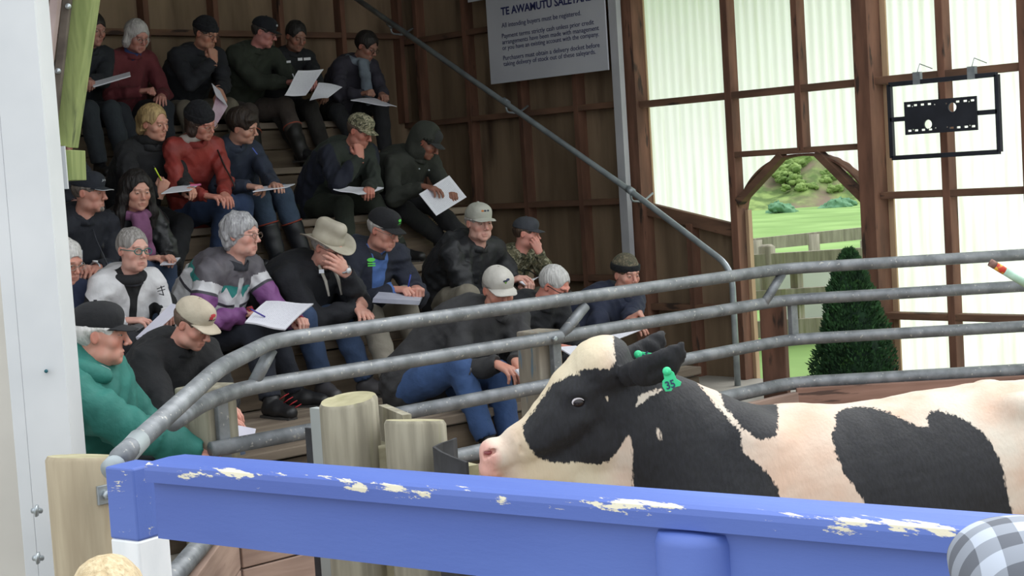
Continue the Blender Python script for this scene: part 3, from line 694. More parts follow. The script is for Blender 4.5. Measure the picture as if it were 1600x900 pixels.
# ------------------------------------------------------------------ handrail, sign, screen bracket, conifer
hr = empty('stair_handrail', (8.4, 6.84, LV[0]), 'galvanised handrail slanting down the plywood side wall to a hooped end', 'handrail')
pts = [V(8.4, 6.833, LV[0]), V(8.4, 6.833, 1.03), atX(1140, 420, 8.4), V(8.4, 6.955, 1.209), atX(985, 298, 8.4), V(8.4, 9.081, 2.479), V(8.4, 10.3, 3.18)]
m = MB(); m.tube(bend([pts[0], V(8.4, 6.833, 1.13), pts[4], atY(540, -14, 10.4)], .13), .0215, 18); m.build('rail', M_pipe2, hr)
for px, py in ((985, 298), (790, 160), (610, 38)):
    p = atX(px, py, 8.4); m = MB(); m.tube(bend([p, p + V(0, -.005, -.075), p + V(.12, -.005, -.085), p + V(.235, 0, -.03)], .03, 4), .008, 10); m.build('bracket', M_pipe2, hr)
    m = MB(); m.tube([p - V(0, .025, .013), p + V(0, .025, .016)], .027, 18); m.build('coupling', M_pipe2, hr)
# sign post and board
m = MB(); q = atX(961, 0, 8.52); m.hexa([V(8.52 + a, y, z) for z in (LV[0] + .5, 3.9) for a, y in ((0, 7.86), (.05, 7.86), (.05, 7.935), (0, 7.935))]); o = m.build('sign_post', mat('grey_white_post', 'a9aaae', 'b8b9bd', scale=3, rough=.6)); setp(o, 'tall pale grey post standing between the plywood and the window wall', 'post')
sg = empty('notice_board', (8.50, 8.58, 2.55), 'white saleyards notice board with navy lettering above the handrail', 'sign')
m = MB(); m.box((8.495, 7.945, 2.552), (8.507, 9.2, 3.5)); m.build('board', M_signw, sg, bevel=.002)
def text(body, y, z, size, mt, parent, name='lettering', sx=1.0, weight=0.0, X=8.4935, width=None):
    cu = bpy.data.curves.new(name, 'FONT'); cu.body = body; cu.size = size; cu.extrude = .0006; cu.offset = weight; cu.resolution_u = 3
    o = bpy.data.objects.new(name, cu); C.objects.link(o); cu.materials.append(mt)
    dg = bpy.context.evaluated_depsgraph_get(); me = bpy.data.meshes.new_from_object(o.evaluated_get(dg)); bpy.data.objects.remove(o)
    o = bpy.data.objects.new(name, me); C.objects.link(o); o.parent = parent
    off = V(0, 0, 0) if parent is None else np.array(parent.location)
    if width: sx = width / max(v_.co.x for v_ in me.vertices)
    o.matrix_local = Matrix.Translation(Vector(V(X, y, z) - off)) @ Matrix(((0, 0, -1, 0), (-1, 0, 0, 0), (0, 1, 0, 0), (0, 0, 0, 1))) @ Matrix.Diagonal((sx, 1, 1, 1))
    return o
def fit(body, pa, pb, h, weight=0):
    """a line of writing between two points of the board's face"""
    A, B = atX(*pa, 8.4935), atX(*pb, 8.4935)
    return text(body, A[1], A[2], h, M_ink, sg, weight=weight, width=A[1] - B[1])
fit('TE AWAMUTU SALEYARDS', (783, 24), (934, 5), .082, .0022)
fit('All intending buyers must be registered.', (784, 43.5), (908, 26), .052)
fit('Payment terms strictly cash unless prior credit', (784, 60), (928, 40), .05)
fit('arrangements have been made with management', (785, 69.5), (936, 49.5), .05)
fit('or you have an existing account with the company.', (785, 78.5), (936, 58.5), .05)
fit('Purchasers must obtain a delivery docket before', (786, 94.5), (937, 74), .05)
fit('taking delivery of stock out of these saleyards.', (787, 103.5), (931, 84), .05)
m = MB(); a, b = atX(731, 4, 8.5), atX(766, -3, 8.5); m.box((8.5, b[1], a[2]), (8.51, a[1], a[2] + .3)); o = m.build('upper_notice', M_signw); setp(o, 'corner of a second pale notice just left of the notice board, cut off above'.replace(' left of', ' beside'), 'sign')

# screen bracket hanging in front of the window wall
XB = 8.5
br_ = empty('screen_bracket', (XB, 5.23, 1.8), 'black steel screen bracket in a square tube frame hung across the window wall', 'bracket')
ya, yb, z0, z1 = 5.60, 4.87, 1.80, 2.25
for nm, p, q in (('frame_tube', (ya, z0), (yb, z0)), ('frame_tube', (ya, z0), (ya, z1)), ('frame_tube', (yb, z0), (yb, z1)), ('frame_tube', (ya + .0, z1), (yb, z1)), ('cross_tube', (ya, 2.035), (yb, 2.035))):
    m = MB(); m.beam(V(XB, *p), V(XB, *q), .028, .028, (1, 0, 0)); m.build(nm, M_black, br_, bevel=.002)
cu = bpy.data.curves.new('plate', 'CURVE'); cu.dimensions = '2D'; cu.fill_mode = 'BOTH'; cu.extrude = .006
def spl(pts):
    s_ = cu.splines.new('POLY'); s_.points.add(len(pts) - 1)
    for i, (x, y) in enumerate(pts): s_.points[i].co = (x, y, 0, 1)
    s_.use_cyclic_u = True
W2, H2 = .245, .10
spl([(-W2, -H2), (W2, -H2), (W2, H2), (-W2, H2)])
def circ(cx, cy, r, n=24): spl([(cx + r * math.cos(a * 2 * PI / n), cy + r * math.sin(a * 2 * PI / n)) for a in range(n)][::-1])
circ(-.085, -.045, .028); circ(.085, .045, .028)
for sgn in (-1, 1):
    for x in (-.215, -.168, -.12, -.072, .075, .12, .17, .218):
        if sgn > 0 and x == .075: continue
        y = sgn * .076; spl([(x - .014, y - .006), (x + .014, y - .006), (x + .014, y + .006), (x - .014, y + .006)][::-1])
    for x in (-.19, -.035, .045, .195): circ(x, sgn * .07, .0055, 8)
o = bpy.data.objects.new('plate', cu); C.objects.link(o); cu.materials.append(M_black)
dg = bpy.context.evaluated_depsgraph_get(); me = bpy.data.meshes.new_from_object(o.evaluated_get(dg)); bpy.data.objects.remove(o)
o = bpy.data.objects.new('mounting_plate', me); C.objects.link(o); o.parent = br_
o.matrix_local = Matrix.Translation(Vector(V(XB - .03, 5.235, 2.035) - np.array(br_.location))) @ Matrix(((0, 0, -1, 0), (-1, 0, 0, 0), (0, 1, 0, 0), (0, 0, 0, 1)))
for y in (5.40, 5.03):
    m = MB(); m.beam(V(XB, y, 2.235), V(XB, y, 2.31), .03, .05, (0, 1, 0)); m.tube([V(XB, y, 2.31), V(XB + .03, y, 2.36), V(XB + .15, y - .01, 2.33)], .003, 6); m.build('clamp', M_bolt, br_)

# conifer in the corner behind the rail
def conifer():
    c = V(8.05, 5.64, LV[0]); rg = np.random.RandomState(3)
    t = empty('conifer', tuple(c), 'dark green clipped conifer standing behind the ring rail at the doorway', 'tree')
    m = MB(); m.tube([c + V(0, 0, .0), c + V(0, 0, .9)], [.022, .008], 8); m.build('trunk', M_stud, t)
    H = .93; v = []; f = []; n = 0
    for i in range(15000):
        h = rg.rand() ** 1.25; R = (.272 * (1 - h) ** .62 * (.35 + .65 * min(1, (h + .05) / .13)) + .006)
        a = rg.rand() * 2 * PI; lump = 1 + .10 * math.sin(3 * a + h * 9) + .08 * math.sin(7 * a - h * 21)
        q = R * lump * (.55 + .47 * rg.rand() ** .4); z = h * H + .0
        p = c + V(q * math.cos(a), q * math.sin(a), z)
        out = nrm(V(math.cos(a), math.sin(a), .75 + 1.2 * h) + rg.normal(size=3) * .45); ln = .018 + .022 * rg.rand(); wd = .0035 + .003 * rg.rand()
        s_ = nrm(np.cross(out, rg.normal(size=3))) * wd
        e = p + out * ln; v += [p - s_ * .5, p + out * ln * .5 - s_ * 1.3, e, p + out * ln * .5 + s_ * 1.3]; f.append((n, n + 1, n + 2, n + 3)); n += 4
    mb = MB(); mb.add(v, f); mb.build('foliage', mat('conifer_leaves', '1c3a22', '3a6636', scale=16, rough=.8, c3='55803f', s3=9, t3=.63), t, fixn=False)
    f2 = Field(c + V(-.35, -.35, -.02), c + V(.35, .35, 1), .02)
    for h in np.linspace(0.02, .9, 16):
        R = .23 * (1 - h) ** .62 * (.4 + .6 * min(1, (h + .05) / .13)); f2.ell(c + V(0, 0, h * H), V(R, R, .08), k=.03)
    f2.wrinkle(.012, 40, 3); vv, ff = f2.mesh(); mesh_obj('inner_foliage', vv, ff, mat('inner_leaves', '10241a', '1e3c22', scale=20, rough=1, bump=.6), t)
conifer()
# painted stick poking in over the rail
a, b = atD(1547, 410, 5.0), atD(1640, 466, 5.0)
sk = empty('stock_stick', tuple(b), 'painted wooden stick with red and yellow tip reaching in over the rail', 'stick')
d = b - a
for t0, t1, nm, mt in ((0, .09, 'scuffed_tip', mat('scuffed_brown', '6a4a44', '8a6a60', scale=40, rough=.8)), (.09, .24, 'red_band', mat('red_yellow_band', 'c03a2c', 'd9a83c', scale=45, rough=.6, lo=.5, hi=.6)), (.24, .62, 'green_band', mat('pale_green_band', '96b8a4', 'a9c6b4', scale=30, rough=.6)), (.62, 1, 'shaft', mat('tan_shaft', 'a0765a', 'b58c6c', scale=20, rough=.7))):
    m = MB(); m.tube([a + d * t0, a + d * t1], .0125, 14); m.build(nm, mt, sk)
# wood chips heaped against the boards
rg = np.random.RandomState(8); v = []; f = []; n = 0
for i in range(9000):
    px, py = 760 + 330 * rg.rand(), 855 + 60 * rg.rand(); p = atZ(px, py, .035)
    if p[1] > 5.15 or p[0] < 3.0: continue
    u_ = nrm(rg.normal(size=3)) * .008 * (.5 + rg.rand()); w_ = nrm(np.cross(u_, rg.normal(size=3))) * .005; p = p + V(0, 0, rg.rand() * .01)
    v += [p - u_ - w_, p + u_ - w_, p + u_ + w_, p - u_ + w_]; f.append((n, n + 1, n + 2, n + 3)); n += 4
mb = MB(); mb.add(v, f); o = mb.build('wood_chips', mat('wood_chips', '8a6e4c', 'cdb489', scale=60, rough=.9, lo=.4, hi=.6), fixn=False); setp(o, 'scattered pale wood chips on the sale ring floor', 'wood chips', kind='stuff')
# ------------------------------------------------------------------ people: shared shapes
def skin_mat(tone, lip='a0564c', brow='4a3a30'):
    key = 'skin_' + tone + brow
    if key in MATS: return MATS[key]
    m, nt, b = newmat('skin'); MATS[key] = m; L = nt.links.new
    tc = N(nt, 'ShaderNodeTexCoord'); nz = N(nt, 'ShaderNodeTexNoise'); nz.inputs['Scale'].default_value = 22; nz.inputs['Detail'].default_value = 3; L(tc.outputs['Object'], nz.inputs[0])
    rp = N(nt, 'ShaderNodeValToRGB'); L(nz.outputs[0], rp.inputs[0]); c = col(tone)[:3]
    rp.color_ramp.elements[0].position = .35; rp.color_ramp.elements[0].color = (*[x * y for x, y in zip(c, (.98, .86, .84))], 1); rp.color_ramp.elements[1].position = .65; rp.color_ramp.elements[1].color = (*c, 1)
    out = rp.outputs[0]
    for an, cc in (('lip', lip), ('blush', 'b8604c'), ('brow', brow)):
        at = N(nt, 'ShaderNodeAttribute', attribute_name=an); mx = N(nt, 'ShaderNodeMix', data_type='RGBA'); L(at.outputs['Fac'], mx.inputs[0]); L(out, mx.inputs[6]); mx.inputs[7].default_value = col(cc); out = mx.outputs[2]
    L(out, b.inputs['Base Color']); b.inputs['Roughness'].default_value = .55; b.inputs['Subsurface Weight'].default_value = .12; b.inputs['Subsurface Radius'].default_value = (.01, .004, .002); b.inputs['Subsurface Scale'].default_value = .6
    return m
M_eyew = mat('eye_white', 'b8b0aa', rough=.25); M_iris = mat('iris', '2c2420', rough=.2)
def hair_mat(c, c2=None):
    return mat('hair_' + c, c, c2 or tuple(min(1, x * 2.2 + .01) for x in col(c)[:3]), scale=15, stretch=(6, 6, .7), rough=.6, bump=.8, lo=.35, hi=.7)
def layered(name, base, layers, rough=.85, sheen=.02, bump=.5):
    """cloth whose panels are told apart by signed-distance attributes; layers: (attribute, colour)"""
    key = 'layer_' + name
    if key in MATS: return MATS[key]
    m = fabric(base, rough=rough, bump=bump, sheen=sheen).copy(); m.name = name; MATS[key] = m
    nt = m.node_tree; L = nt.links.new; b = nt.nodes['Principled BSDF']; out = b.inputs['Base Color'].links[0].from_socket
    for an, cc in layers:
        at = N(nt, 'ShaderNodeAttribute', attribute_name=an); rp = N(nt, 'ShaderNodeMapRange'); L(at.outputs['Fac'], rp.inputs[0])
        rp.inputs[1].default_value = .0012; rp.inputs[2].default_value = -.0012; rp.inputs[3].default_value = 0; rp.inputs[4].default_value = 1
        mx = N(nt, 'ShaderNodeMix', data_type='RGBA'); L(rp.outputs[0], mx.inputs[0]); L(out, mx.inputs[6])
        if isinstance(cc, str): mx.inputs[7].default_value = col(cc)
        out = mx.outputs[2]
    L(out, b.inputs['Base Color']); return m
def camo_mat(name, cs, scale=16):
    if name in MATS: return MATS[name]
    m, nt, b = newmat(name); MATS[name] = m; L = nt.links.new; tc = N(nt, 'ShaderNodeTexCoord'); out = None
    for i, c in enumerate(cs):
        if i == 0:
            r = N(nt, 'ShaderNodeRGB'); r.outputs[0].default_value = col(c); out = r.outputs[0]; continue
        mp = N(nt, 'ShaderNodeMapping'); mp.inputs['Location'].default_value = (i * 3.1, i * 1.7, i); L(tc.outputs['Object'], mp.inputs[0])
        nz = N(nt, 'ShaderNodeTexNoise'); nz.inputs['Scale'].default_value = scale * (1 + .2 * i); nz.inputs['Detail'].default_value = 2; nz.inputs['Distortion'].default_value = 1.2; L(mp.outputs[0], nz.inputs[0])
        st_ = N(nt, 'ShaderNodeMath', operation='GREATER_THAN'); L(nz.outputs[0], st_.inputs[0]); st_.inputs[1].default_value = .55
        mx = N(nt, 'ShaderNodeMix', data_type='RGBA'); L(st_.outputs[0], mx.inputs[0]); L(out, mx.inputs[6]); mx.inputs[7].default_value = col(c); out = mx.outputs[2]
    L(out, b.inputs['Base Color']); b.inputs['Roughness'].default_value = .9; return m

HEADS = {}
def head_mesh(kind, h=.0036):
    if kind in HEADS: return HEADS[kind]
    fem = kind in ('woman', 'old_woman'); old = kind.startswith('old'); kid = kind == 'boy'
    jw = .9 if fem or kid else 1.04; ns = .8 if fem or kid else .98; 
    f = Field((-.105, -.13, -.2), (.105, .145, .14), h)
    f.ell((0, -.014, .030), (.0745, .094, .086), k=.0)
    f.ell((0, .026, -.028), (.062, .06, .082), k=.03)
    f.ell((0, .03, -.078), (.047 * jw, .047, .038), k=.03)
    f.ell((0, .066, -.101), (.021 * jw, .018, .015), k=.02)
    for s in (-1, 1):
        f.ell((s * .040, .056, -.030), (.023, .021, .02), k=.018)
        f.ell((s * .047 * jw, .012, -.078), (.018, .03, .022), k=.025)
        if old: f.ell((s * .033, .062, -.077), (.013, .016, .02), k=.015)
    f.cone((-.036, .079, .021), (0, .088, .017), .0095, .0095, k=.016); f.cone((.036, .079, .021), (0, .088, .017), .0095, .0095, k=.016)
    for s in (-1, 1): f.ell((s * .0305, .0985, .0), (.0165, .014, .0105), k=.011, op='sub')
    f.cone((0, .088, .012), (0, .106, -.028), .0075 * ns, .0115 * ns, k=.01); f.ell((0, .112, -.033), (.0105 * ns, .0105, .0095), k=.006)
    for s in (-1, 1): f.ell((s * .0125 * ns, .1, -.038), (.0075, .009, .007), k=.006)
    for s in (-1, 1): f.ell((s * .0305, .0765, -.0005), (.0125, .0125, .0118), k=.004)
    lz = -.067
    f.cone((-.016, .0825, lz), (.016, .0825, lz), .0052, .0052, k=.01); f.cone((0, .0875, lz + .002), (0, .0875, lz + .002), .0055, .0055, k=.008)
    f.cone((-.013, .0815, lz - .0105), (.013, .0815, lz - .0105), .006, .006, k=.009)
    f.cone((-.021, .090, lz - .0045), (.021, .090, lz - .0045), .0022, .0022, k=.004, op='sub')
    for s in (-1, 1):
        f.ell((s * .077, -.006, -.008), (.0065, .0155, .027), M=[(.93, .35 * s, 0), (-.35 * s, .93, 0), (0, 0, 1)], k=.008)
        f.ell((s * .084, -.0, -.006), (.005, .009, .018), k=.004, op='sub')
    f.chain([(0, -.02, -.05), (0, -.045, -.2)], [.053 if not fem else .046, .058 if not fem else .05], k=.03)
    if old: f.wrinkle(.0006, 170, 3)
    v, q = f.mesh()
    x, y, z = np.abs(v[:, 0]), v[:, 1], v[:, 2]
    sm = lambda d, w=.004: np.clip(.5 - d / w, 0, 1)
    lip = sm(np.hypot(x / .023, (z - (lz - .004)) / .010) - 1, .7) * (y > .07) * (.5 if fem else .25)
    bz = .0215 - np.clip(x - .03, 0, 1) * .3
    brow = sm(np.abs(z - bz) - (.0035 if not fem else .0022), .003) * ((x > .013) & (x < .047) & (y > .06)) * .75
    eye = sm(np.abs(z + .0006) - .0012, .0022) * ((x > .018) & (x < .0425) & (y > .075)) * .8       # lash line
    blush = np.clip(1 - np.hypot((x - .042) / .028, (z + .035) / .026), 0, 1) * (y > .02) * .5 + np.clip(1 - np.hypot(x / .014, (z + .034) / .016), 0, 1) * (y > .09) * .5 + sm(.074 - x, .004) * (np.abs(y) < .03) * .4
    at = dict(lip=lip, brow=np.maximum(brow, eye), blush=blush)
    HEADS[kind] = (v, q, at); return HEADS[kind]
def ball(c, r, n=10, m=7):
    v = []; f = []
    for i in range(m + 1):
        t = PI * i / m
        for j in range(n): a = 2 * PI * j / n; v.append((c[0] + r[0] * math.sin(t) * math.cos(a), c[1] + r[1] * math.cos(t), c[2] + r[2] * math.sin(t) * math.sin(a)))
    for i in range(m):
        for j in range(n): f.append((i * n + j, i * n + (j + 1) % n, (i + 1) * n + (j + 1) % n, (i + 1) * n + j))
    return np.array(v), np.array(f)
HANDS = {}
def hand_mesh(pose, h=.0032):
    """wrist at origin, fingers along +Y, back of the hand +Z, thumb on +X"""
    if pose in HANDS: return HANDS[pose]
    cur = {'flat': (.12, .15, .1), 'relax': (.35, .45, .3), 'hold': (.75, .8, .5), 'pinch': (.8, 1.0, .5), 'fist': (1.35, 1.5, .9)}[pose]
    f = Field((-.075, -.05, -.11), (.085, .215, .05), h)
    kn = [(.031, .086, .0), (.0105, .091, .004), (-.0105, .087, .002), (-.0295, .078, -.004)]
    ln = [(.041, .026, .021), (.046, .03, .022), (.042, .027, .021), (.033, .021, .018)]
    for i, (k, l) in enumerate(zip(kn, ln)):
        f.cone((k[0] * .55, .0, 0), k, .0175, .0122, k=.012)
        p = np.array(k); a = 0; pts = [p]; 
        for q in range(3):
            c = cur[q] * (1 + .12 * i if pose != 'pinch' else (1 if i < 2 else 1.25)); a += c; p = p + V((.12 * (1.5 - i) / 1.5 * (1 if pose in ('flat', 'relax') else .2)) * l[q], math.cos(a) * l[q], -math.sin(a) * l[q]); pts.append(p)
        f.chain(pts, [.0112, .0098, .0088, .0076], k=.0035)
    f.cone((.012, .02, -.008), (.014, .055, -.012), .016, .013, k=.014)
    if pose in ('flat', 'relax'): th = [(.022, .016, -.006), (.047, .046, -.014), (.056, .074, -.02), (.058, .096, -.024)]
    elif pose == 'fist': th = [(.022, .02, -.01), (.042, .05, -.028), (.036, .078, -.045), (.014, .088, -.052)]
    else: th = [(.022, .018, -.012), (.042, .045, -.032), (.042, .075, -.048), (.036, .098, -.056)]
    f.chain([np.array(t) for t in th], [.0155, .0125, .0112, .009], k=.008)
    f.chain([V(0, .005, 0), V(0, -.045, 0)], [.024, .0255], k=.012, flat=((0, 0, 1), .75))
    HANDS[pose] = f.mesh(); return HANDS[pose]
def basis(f, up=(0, 0, 1)):
    f = nrm(f); r = nrm(np.cross(f, up)); u = np.cross(r, f); return r, f, u
def ik(a, c, l1, l2, hint):
    d = c - a; L = np.linalg.norm(d); mx = (l1 + l2) * .995
    if L > mx: c = a + d * (mx / L); d = c - a; L = mx
    x = (l1 * l1 - l2 * l2 + L * L) / (2 * L); h = math.sqrt(max(l1 * l1 - x * x, 0)); n = nrm(d)
    hh = np.asarray(hint, float); hh = nrm(hh - n * hh.dot(n)); return a + n * x + hh * h, c
class P: pass
PEOPLE = []
LOG = []
def person(label, head, kind='man', yaw=0, pitch=12, roll=0, byaw=0, pel=None, lv=1, s=1.0, tone='c58e76', brow='4a3a30', R=None, L=None, kneeR=None, kneeL=None, footR=None, footL=None,
           top='2a2c34', pants='2c3038', shoe='1c1c1e', bulk=1.0, seed=1, wr=.0035, legs=True, pel_dx=0, collar=True, layers=None, hz=.0105, pant_end=.0, eyes=True, slouch=.07, topmat=None, rough=.85, under='3a3c42', collarc=None, open_=1.0, pantmat=None, headh=None, shoes=True, group=None, shw=1.0):
    """head=(px,py,Y); pel=(Y, dX); hands=(px,py,Y,pose[,finger dir (r,f,u)][,back-of-hand dir])"""
    s = s * .885; q = P(); H = atY(*head); a = math.radians(yaw); fh = V(math.sin(a), -math.cos(a), 0)
    b = math.radians(byaw); fb = V(math.sin(b), -math.cos(b), 0); rb, fb, ub = basis(fb)
    Yp, dx = pel if pel else (head[2] + .25, 0)
    Pv = V(H[0] + dx, Yp, LV[lv] + .10 * s)
    # head basis
    r0, f0, u0 = basis(fh); cp, sp_ = math.cos(math.radians(-pitch)), math.sin(math.radians(-pitch))
    f1 = f0 * cp + u0 * sp_; u1 = u0 * cp - f0 * sp_; cr_, sr = math.cos(math.radians(roll)), math.sin(math.radians(roll))
    r1 = r0 * cr_ - u1 * sr; u2 = u1 * cr_ + r0 * sr
    Rh = np.stack([r1, f1, u2], 1)
    NB = H - u2 * .115 * s - f1 * .05 * s - V(0, 0, .055) * s - fb * .015
    d = NB - Pv; LOG.append((label[:40], round(float(np.linalg.norm(d)), 2), round(float(H[2] - LV[lv]), 2)))
    mid = (NB + Pv) / 2 - fb * slouch * s
    sh = .192 * s * shw * (.9 if kind in ('woman', 'old_woman', 'boy') else 1)
    spn = nrm(NB - mid); SC = NB - spn * .022 * s - fb * .0
    S = {1: SC + rb * sh - V(0, 0, .02), -1: SC - rb * sh - V(0, 0, .02)}
    HIP = {1: Pv + rb * .095 * s, -1: Pv - rb * .095 * s}
    # arms
    arm = {}
    for sg, spec in ((1, R), (-1, L)):
        if spec is None: Wp = Pv + fb * .36 * s + rb * sg * .07 + V(0, 0, .10); pose = 'relax'; fd = (-.35 * sg, .9, -.25); bd_ = (0, .2, 1)
        else:
            Wp = atY(*spec[:3]); pose = spec[3]; fd = spec[4] if len(spec) > 4 else (-.3 * sg, .9, -.2); bd_ = spec[5] if len(spec) > 5 else (0, .1, 1)
        FD = nrm(rb * fd[0] + fb * fd[1] + ub * fd[2]); BD = rb * bd_[0] + fb * bd_[1] + ub * bd_[2]; BD = nrm(BD - FD * BD.dot(FD))
        Hc = Wp; wrist = Hc - FD * .055 * s      # the given point is the middle of the hand
        E, wrist = ik(S[sg], wrist, .285 * s, .255 * s, rb * sg * .55 - V(0, 0, .8) - fb * .25)
        arm[sg] = (S[sg], E, wrist, FD, BD, pose)
    leg = {}
    fl = LV[lv - 1] if lv > 0 else 0
    for sg, kn, ft in ((1, kneeR, footR), (-1, kneeL, footL)):
        A = None
        if ft:
            A = atZ(ft[0], ft[1], fl + .08); lo_, hi_ = Pv[1] - .62 * s, min(Pv[1] - .24 * s, LY[lv] - .10)
            if not (lo_ <= A[1] <= hi_) or (A - CAM).dot(FWD) < 0: A = atY(ft[0], ft[1], min(max(A[1] if (A - CAM).dot(FWD) > 0 else Pv[1] - .4 * s, lo_), hi_)); A[2] = min(max(A[2], fl + .08), fl + (.12 if lv > 1 else .28))
            if abs(A[0] - Pv[0]) > .5: A[0] = Pv[0] + .5 * np.sign(A[0] - Pv[0])
        if A is None:
            A = Pv + fb * .44 * s + rb * sg * .11 * s; A[2] = fl + .08; A[1] = min(A[1], LY[lv] - .09) if LV[lv] > .65 else A[1]
        K0 = atY(*kn) if kn else None
        hint = (K0 - HIP[sg]) if kn else V(0, 0, 1) + fb * .6 + rb * sg * .15
        K, A2 = ik(HIP[sg], A, .44 * s, .42 * s, hint)
        leg[sg] = (HIP[sg], K, A2)
    q.H, q.Rh, q.s, q.arm, q.leg, q.Pv, q.NB, q.rb, q.fb, q.ub, q.kind, q.spn, q.mid, q.S = H, Rh, s, arm, leg, Pv, NB, rb, fb, ub, kind, spn, mid, S
    allp = [Pv, NB, H] + [x for t in arm.values() for x in t[:3]] + [x for t in leg.values() for x in t[:3]]
    lo, hi = np.min(allp, 0) - .24, np.max(allp, 0) + .24
    # ---- body: one skin, coarse under the clothes, finer head and hands
    f = Field(lo, hi, .015)
    f.chain([Pv, mid, NB - spn * .07], [.105 * s, .1 * s, .06 * s], k=.05, flat=(fb, .75)); nr = .047 if kind in ('woman', 'old_woman', 'boy') else .054
    f.cone(NB - spn * .04, H - u2 * .06 * s - f1 * .02 * s, nr * 1.05 * s, nr * s * .97, k=.03)
    for sg in (1, -1):
        f.chain(list(arm[sg][:3]), [.045 * s, .036 * s, .024 * s], k=.03); f.chain(list(leg[sg]), [.06 * s, .045 * s, .036 * s], k=.03)
    v, fc = f.mesh(); vs_, fs_, mi = [v], [fc], [np.zeros(len(fc), int)]; n = len(v); at = {k_: [np.zeros(len(v))] for k_ in ('lip', 'brow', 'blush')}
    hv, hf, ha = head_mesh(kind); hs = s
    vs_.append((hv * hs) @ Rh.T + H); fs_.append(hf + n); mi.append(np.zeros(len(hf), int)); n += len(hv)
    for k_ in at: at[k_].append(ha[k_])
    if eyes:
        for sx in (-1, 1):
            for c, r, m_ in (((sx * .0305, .0862, -.0012), (.0095, .0036, .0034), 1), ((sx * .0305 + .001, .0888, -.0014), (.0045, .0022, .0036), 2)):
                ev, ef = ball(c, r); vs_.append((ev * hs) @ Rh.T + H); fs_.append(ef + n); mi.append(np.full(len(ef), m_)); n += len(ev)
                for k_ in at: at[k_].append(np.zeros(len(ev)))
    for sg in (1, -1):
        _, E, W, FD, BD, pose = arm[sg]; gv, gf = hand_mesh(pose); T = np.cross(FD, BD) * (-sg)
        # thumb side: towards the body's middle for a palm-down hand
        M3 = np.stack([T, FD, BD], 1); ff = gf if np.linalg.det(M3) > 0 else gf[:, ::-1]
        vs_.append((gv * s * (.9 if kind in ('woman', 'old_woman', 'boy') else 1)) @ M3.T + W); fs_.append(ff + n); mi.append(np.zeros(len(gf), int)); n += len(gv)
        for k_ in at: at[k_].append(np.zeros(len(gv)))
    base = V(Pv[0], Pv[1], LV[lv] if lv >= 0 else 0)
    o = mesh_obj('person', np.concatenate(vs_), np.concatenate(fs_), [skin_mat(tone, brow=brow), M_eyew, M_iris], None, base, np.concatenate(mi), {k_: np.concatenate(x) for k_, x in at.items()})
    setp(o, label, 'person', group or 'people seated on the terraces'); q.o = o
    # ---- top garment
    f = Field(lo, hi, hz); W_ = bulk * s
    k1 = dict(k=.05, flat=(fb, .72)); hem = Pv + V(0, 0, .02)
    f.chain([hem, Pv * .5 + mid * .5, mid, mid * .45 + NB * .55 - spn * .03, NB - spn * .10 * s], [.182 * W_, .178 * W_, .182 * W_, .186 * W_, .145 * W_], **k1)
    f.cone(S[1] - rb * .03, S[-1] + rb * .03, .063 * W_, .063 * W_, k=.06); [f.cone(S[g_] - rb * g_ * .02 + V(0, 0, .02), NB - spn * .005, .058 * W_, .056 * s, k=.04) for g_ in (1, -1)]; f.cone(NB - spn * .07, NB - spn * .01, .085 * s, .068 * s, k=.04)
    for sg in (1, -1):
        A, E, W, FD, *_ = arm[sg]; wv = W - nrm(W - E) * .012
        f.chain([A, A * .5 + E * .5, E], [.062 * W_, .058 * W_, .056 * W_], k=.03); f.chain([E, E * .4 + wv * .6, wv], [.056 * W_, .050 * W_, .041 * W_], k=.022)
        f.ell(wv, (.012, .012, .012), k=.0)
    f.fold(wr * 5.4, 26, seed); f.fold(wr * 3.4, 52, seed + 50)
    ra, fa, ua = basis(fb, nrm(spn * .75 + u2 * .25))
    # sleeves end cleanly at the wrist
    for sg in (1, -1):
        A, E, W, *_ = arm[sg]; n_ = nrm(W - E); c = W + n_ * .038; f.cone(c - n_ * .0, c + n_ * .03, .05, .06, k=.0, op='sub')
    v, fc = f.mesh()
    q.top_v = v; attrs = None
    if layers: attrs = layers(q, v)
    m_ = topmat if topmat is not None else fabric(top, rough=rough)
    q.top = mesh_obj('jacket' if kind != 'x' else 'top', v, fc, m_, o, attrs=attrs)
    if collar:
        nb_, vv, ff = 32, [], []
        for i in range(nb_):
            an = 2 * PI * i / nb_; c_, s_ = math.cos(an), math.sin(an); fr = max(0, s_) ** 2; gap = max(0, 1 - abs(an - PI / 2) / .22)
            hh = (.056 - .016 * fr - .02 * gap) * s; rr = .060 * s; base_ = NB + ra * c_ * rr * 1.06 + fa * (s_ * rr + .010 * s) + ua * (-.022 - .016 * fr) * s
            outw = ra * c_ + fa * s_; wv = .003 * math.sin(3 * an + seed); top_ = base_ + ua * hh + outw * (.010 + wv + .008 * fr) * s
            vv += [base_ + outw * .016, base_ + ua * hh * .45 + outw * (.016 + wv), top_ + outw * .007, top_ - outw * .001 + ua * .002, base_ + ua * hh * .5 - outw * .002, base_ - outw * .004]
        for i in range(nb_):
            for j in range(6): a_, b_, i2 = i * 6 + j, i * 6 + (j + 1) % 6, ((i + 1) % nb_) * 6; ff.append((a_, b_, i2 + (j + 1) % 6, i2 + j))
        cm_ = MB(); cm_.add(vv, ff, smooth=True); cm_.build('collar', fabric(collarc) if collarc else (topmat if topmat is not None and not layers else fabric(top, rough=rough)), o)
